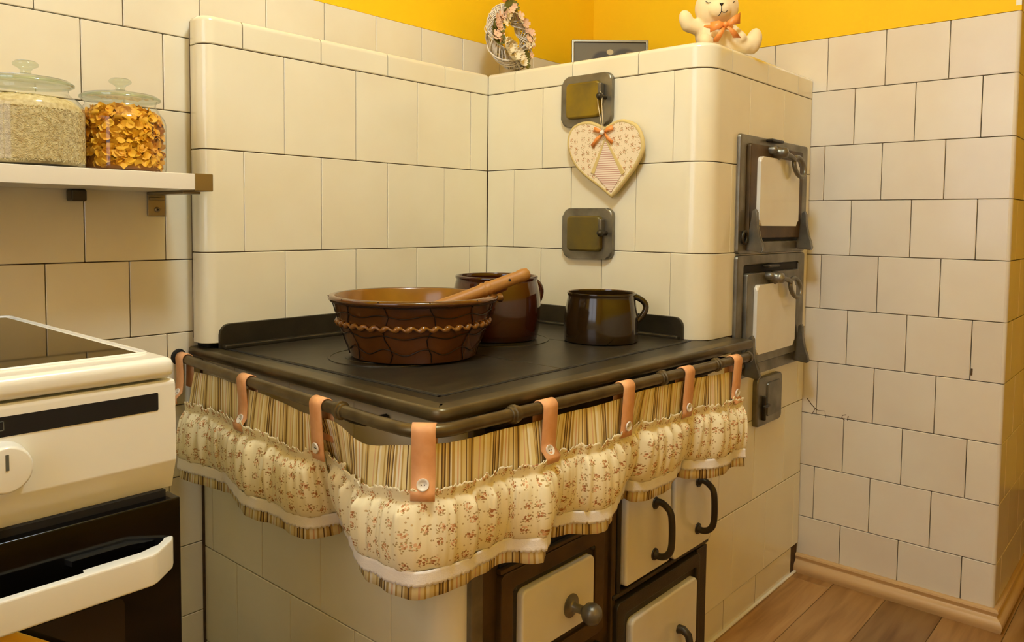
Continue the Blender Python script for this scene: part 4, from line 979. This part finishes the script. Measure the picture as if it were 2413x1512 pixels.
ri = mesh_obj('rice', vs, fs, 'rice', None, False, loc=(C1[0], C1[1], SHZ)); ri['kind'] = 'stuff'; tag(ri, 'brown rice filling the larger glass jar', 'rice')
# corn flakes: a heap of bent flakes
hf = .118; rc = R2_-.0014
vs, fs = [Vector(v) for v in lathe_data([(1e-4, .003), (rc-.016, .004), (rc-.013, .012), (rc-.013, hf-.030), (rc-.022, hf-.014), (1e-4, hf-.006)], 40)[0]], lathe_data([(1e-4, .003), (rc-.016, .004), (rc-.013, .012), (rc-.013, hf-.030), (rc-.022, hf-.014), (1e-4, hf-.006)], 40)[1]
ncore = len(fs)
for g in range(1150):
    a = random.uniform(0, 2*PI)
    if g < 900: z = random.uniform(.010, hf-.018); r = random.uniform(rc-.016, rc-.0045)
    else: r = rc*.86*math.sqrt(random.random()); z = hf-.004-.022*(r/rc)**3+random.uniform(-.004, .004)
    p = Vector((r*math.cos(a), r*math.sin(a), z)); rad_ = Vector((math.cos(a), math.sin(a), 0))
    nrm = (rad_*random.uniform(.4, 1.7)+Vector((random.uniform(-.6, .6), random.uniform(-.6, .6), random.uniform(-1, 1)))).normalized()
    t = nrm.cross(Vector((random.uniform(-1, 1), random.uniform(-1, 1), random.uniform(-1, 1)))).normalized(); b = nrm.cross(t)
    s1, s2 = random.uniform(.006, .0105), random.uniform(.005, .0085); k1, k2 = random.uniform(-.5, .5), random.uniform(-.5, .5); o = len(vs); m = 4
    for i in range(m):
        for j in range(m):
            u, v = -1+2*i/(m-1), -1+2*j/(m-1); q = 1-.22*(u*u*v*v)+random.uniform(-.12, .12)
            pt = p+t*u*s1*q+b*v*s2*q+nrm*(k1*u*u+k2*v*v+random.uniform(-.1, .1))*s1
            h = math.hypot(pt.x, pt.y)
            lim = float(np.interp(pt.z, [.0, .003, .009, .089, .099, .109, .115, .125], [R2_-.010, R2_-.004, R2_-.0018, R2_-.0018, R2_-.0045, R2_-.012, R2_-.018, R2_-.024]))
            if h > lim: pt.x *= lim/h; pt.y *= lim/h
            pt.z = max(pt.z, .0025)
            vs.append(pt)
    for i in range(m-1):
        for j in range(m-1): fs.append((o+i*m+j, o+(i+1)*m+j, o+(i+1)*m+j+1, o+i*m+j+1))
fk = mesh_obj('corn_flakes', vs, fs, 'flake', None, True, loc=(C2[0], C2[1], SHZ)); fk['kind'] = 'stuff'; tag(fk, 'golden corn flakes filling the smaller glass jar', 'cereal')
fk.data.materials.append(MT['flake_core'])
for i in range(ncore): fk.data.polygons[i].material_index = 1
# ================================================================== electric cooker
ck = empty('electric_cooker', (-.985, -.33, 0)); tag(ck, 'white electric cooker with black glass hob and oven door', 'cooker')
CX0, CX1, CY = -1.235, -.735, -.625
box('cabinet', CX0+.004, CX1-.004, CY+.02, -.03, .05, .796, 'white_gloss', ck, .003)
box('plinth', CX0+.02, CX1-.02, CY+.06, -.05, 0, .05, 'black', ck)
hb_ = box('hob_frame', CX0, CX1, CY-.003, -.028, .7965, .8225, 'white_gloss', ck, .010, 4)
slabg = box('hob_glass', CX0+.022, CX1-.022, CY+.050, -.060, .8185, .8235, 'hob', ck, .001, 1)
ringp = rrect(CX0+.013, CX1-.013, CY+.044, -.050, .012, 3)
tube('hob_trim', [(x, y, .8225) for x, y in ringp], .0028, 'white_gloss', ck, 8, True)
pn = sweep('control_panel', [(CX0, CY), (CX1, CY)], [(-.06, .656), (-.013, .656), (-.001, .691), (0, .694), (0, .787), (-.0015, .7915), (-.005, .7935), (-.06, .7935)], 'white_gloss', ck, auto=25)
slab('display', rrect(-1.215, -.7565, .7585, .7803, .0015, 2), CY+.004, CY-.0006, 'display', pn)
for a, b, c, d in ((-.945, -.9225, .7655, .7663), (-.945, -.9225, .7752, .7760), (-.9233, -.9225, .7655, .7760)): box('display_mark', a, b, CY-.0010, CY-.0005, c, d, 'grey_mark', pn)
def ckknob(x):
    kn = lathe('control_knob', [(.0275, 0), (.0272, .003), (.0258, .016), (.0245, .0195), (.0225, .0205), (1e-4, .0205)], 'white_gloss', ck, 40); kn.matrix_basis = Matrix.Translation((x, CY-.0003, .7270)) @ Matrix.Rotation(PI/2, 4, 'X')
    mk = box('knob_mark', x-.0016, x+.0016, CY-.0215, CY-.0203, .7270, .7440, 'grey_mark', kn)
for x in (-.9260, -1.010, -1.095, -1.175): ckknob(x)
dr = box('oven_door', CX0+.004, CX1, CY-.010, CY+.022, .110, .6475, 'oven_glass', ck, .002, 2)
slab('door_window', rrect(-1.165, -.805, .19, .545, .01), CY-.0098, CY-.0106, 'oven_window', dr)
box('door_shadow_gap', CX0+.004, CX1-.012, CY+.004, CY+.02, .6475, .656, 'black', ck)
hpath = [(-1.228, CY-.010), (-1.222, CY-.026), (-1.195, CY-.050), (-.788, CY-.050), (-.780, CY-.046), (-.752, CY-.022), (-.7445, CY-.009)]
hs_ = [(-.008, .5650), (-.002, .5640), (0, .5665), (0, .5985), (-.001, .6005), (-.003, .6012), (-.010, .6012), (-.0105, .5665)]
hd = sweep('oven_handle', hpath[::1], hs_, 'white_gloss', dr, auto=40)
prism('handle_ledge', [(-.860, CY-.042), (-.786, CY-.042), (-.754, CY-.018), (-.775, CY-.020), (-.792, CY-.026), (-.856, CY-.026)], .592, .5985, 'white_gloss', dr)
box('oven_drawer', CX0+.004, CX1-.002, CY-.008, CY+.022, .055, .104, 'white_gloss', ck, .003)
# yellow cloth hanging over the oven handle
yc = empty('kitchen_cloth', (-1.03, CY-.06, .58)); tag(yc, 'yellow cloth hanging over the white oven handle', 'cloth')
vs, fs = [], []
nx = 26; prof = [(-.0560-.004*k/8, .600-.012*k) for k in range(8, 0, -1)]+[(-.0540, .6035), (-.0475, .6055), (-.0395, .6040)]+[(-.0345+.012*min(1, k/6), .600-.0115*k) for k in range(1, 17)]
for j, (o, z) in enumerate(prof):
    t = max(0, (j-11)/16)
    for i in range(nx+1):
        u = i/nx; xr = -.966+min(.105, .23*t); xl = -1.10
        vs.append((xl+(xr-xl)*u, CY+o+.004*t*math.sin(u*17), z+.004*math.sin(u*9)*t))
nz_ = len(prof)-1
for j in range(nz_):
    for i in range(nx): a = j*(nx+1)+i; fs.append((a, a+1, a+nx+2, a+nx+1))
cl_ = mesh_obj('towel', vs, fs, 'yellow_cloth', yc, True); so = cl_.modifiers.new('thickness', 'SOLIDIFY'); so.thickness = .002
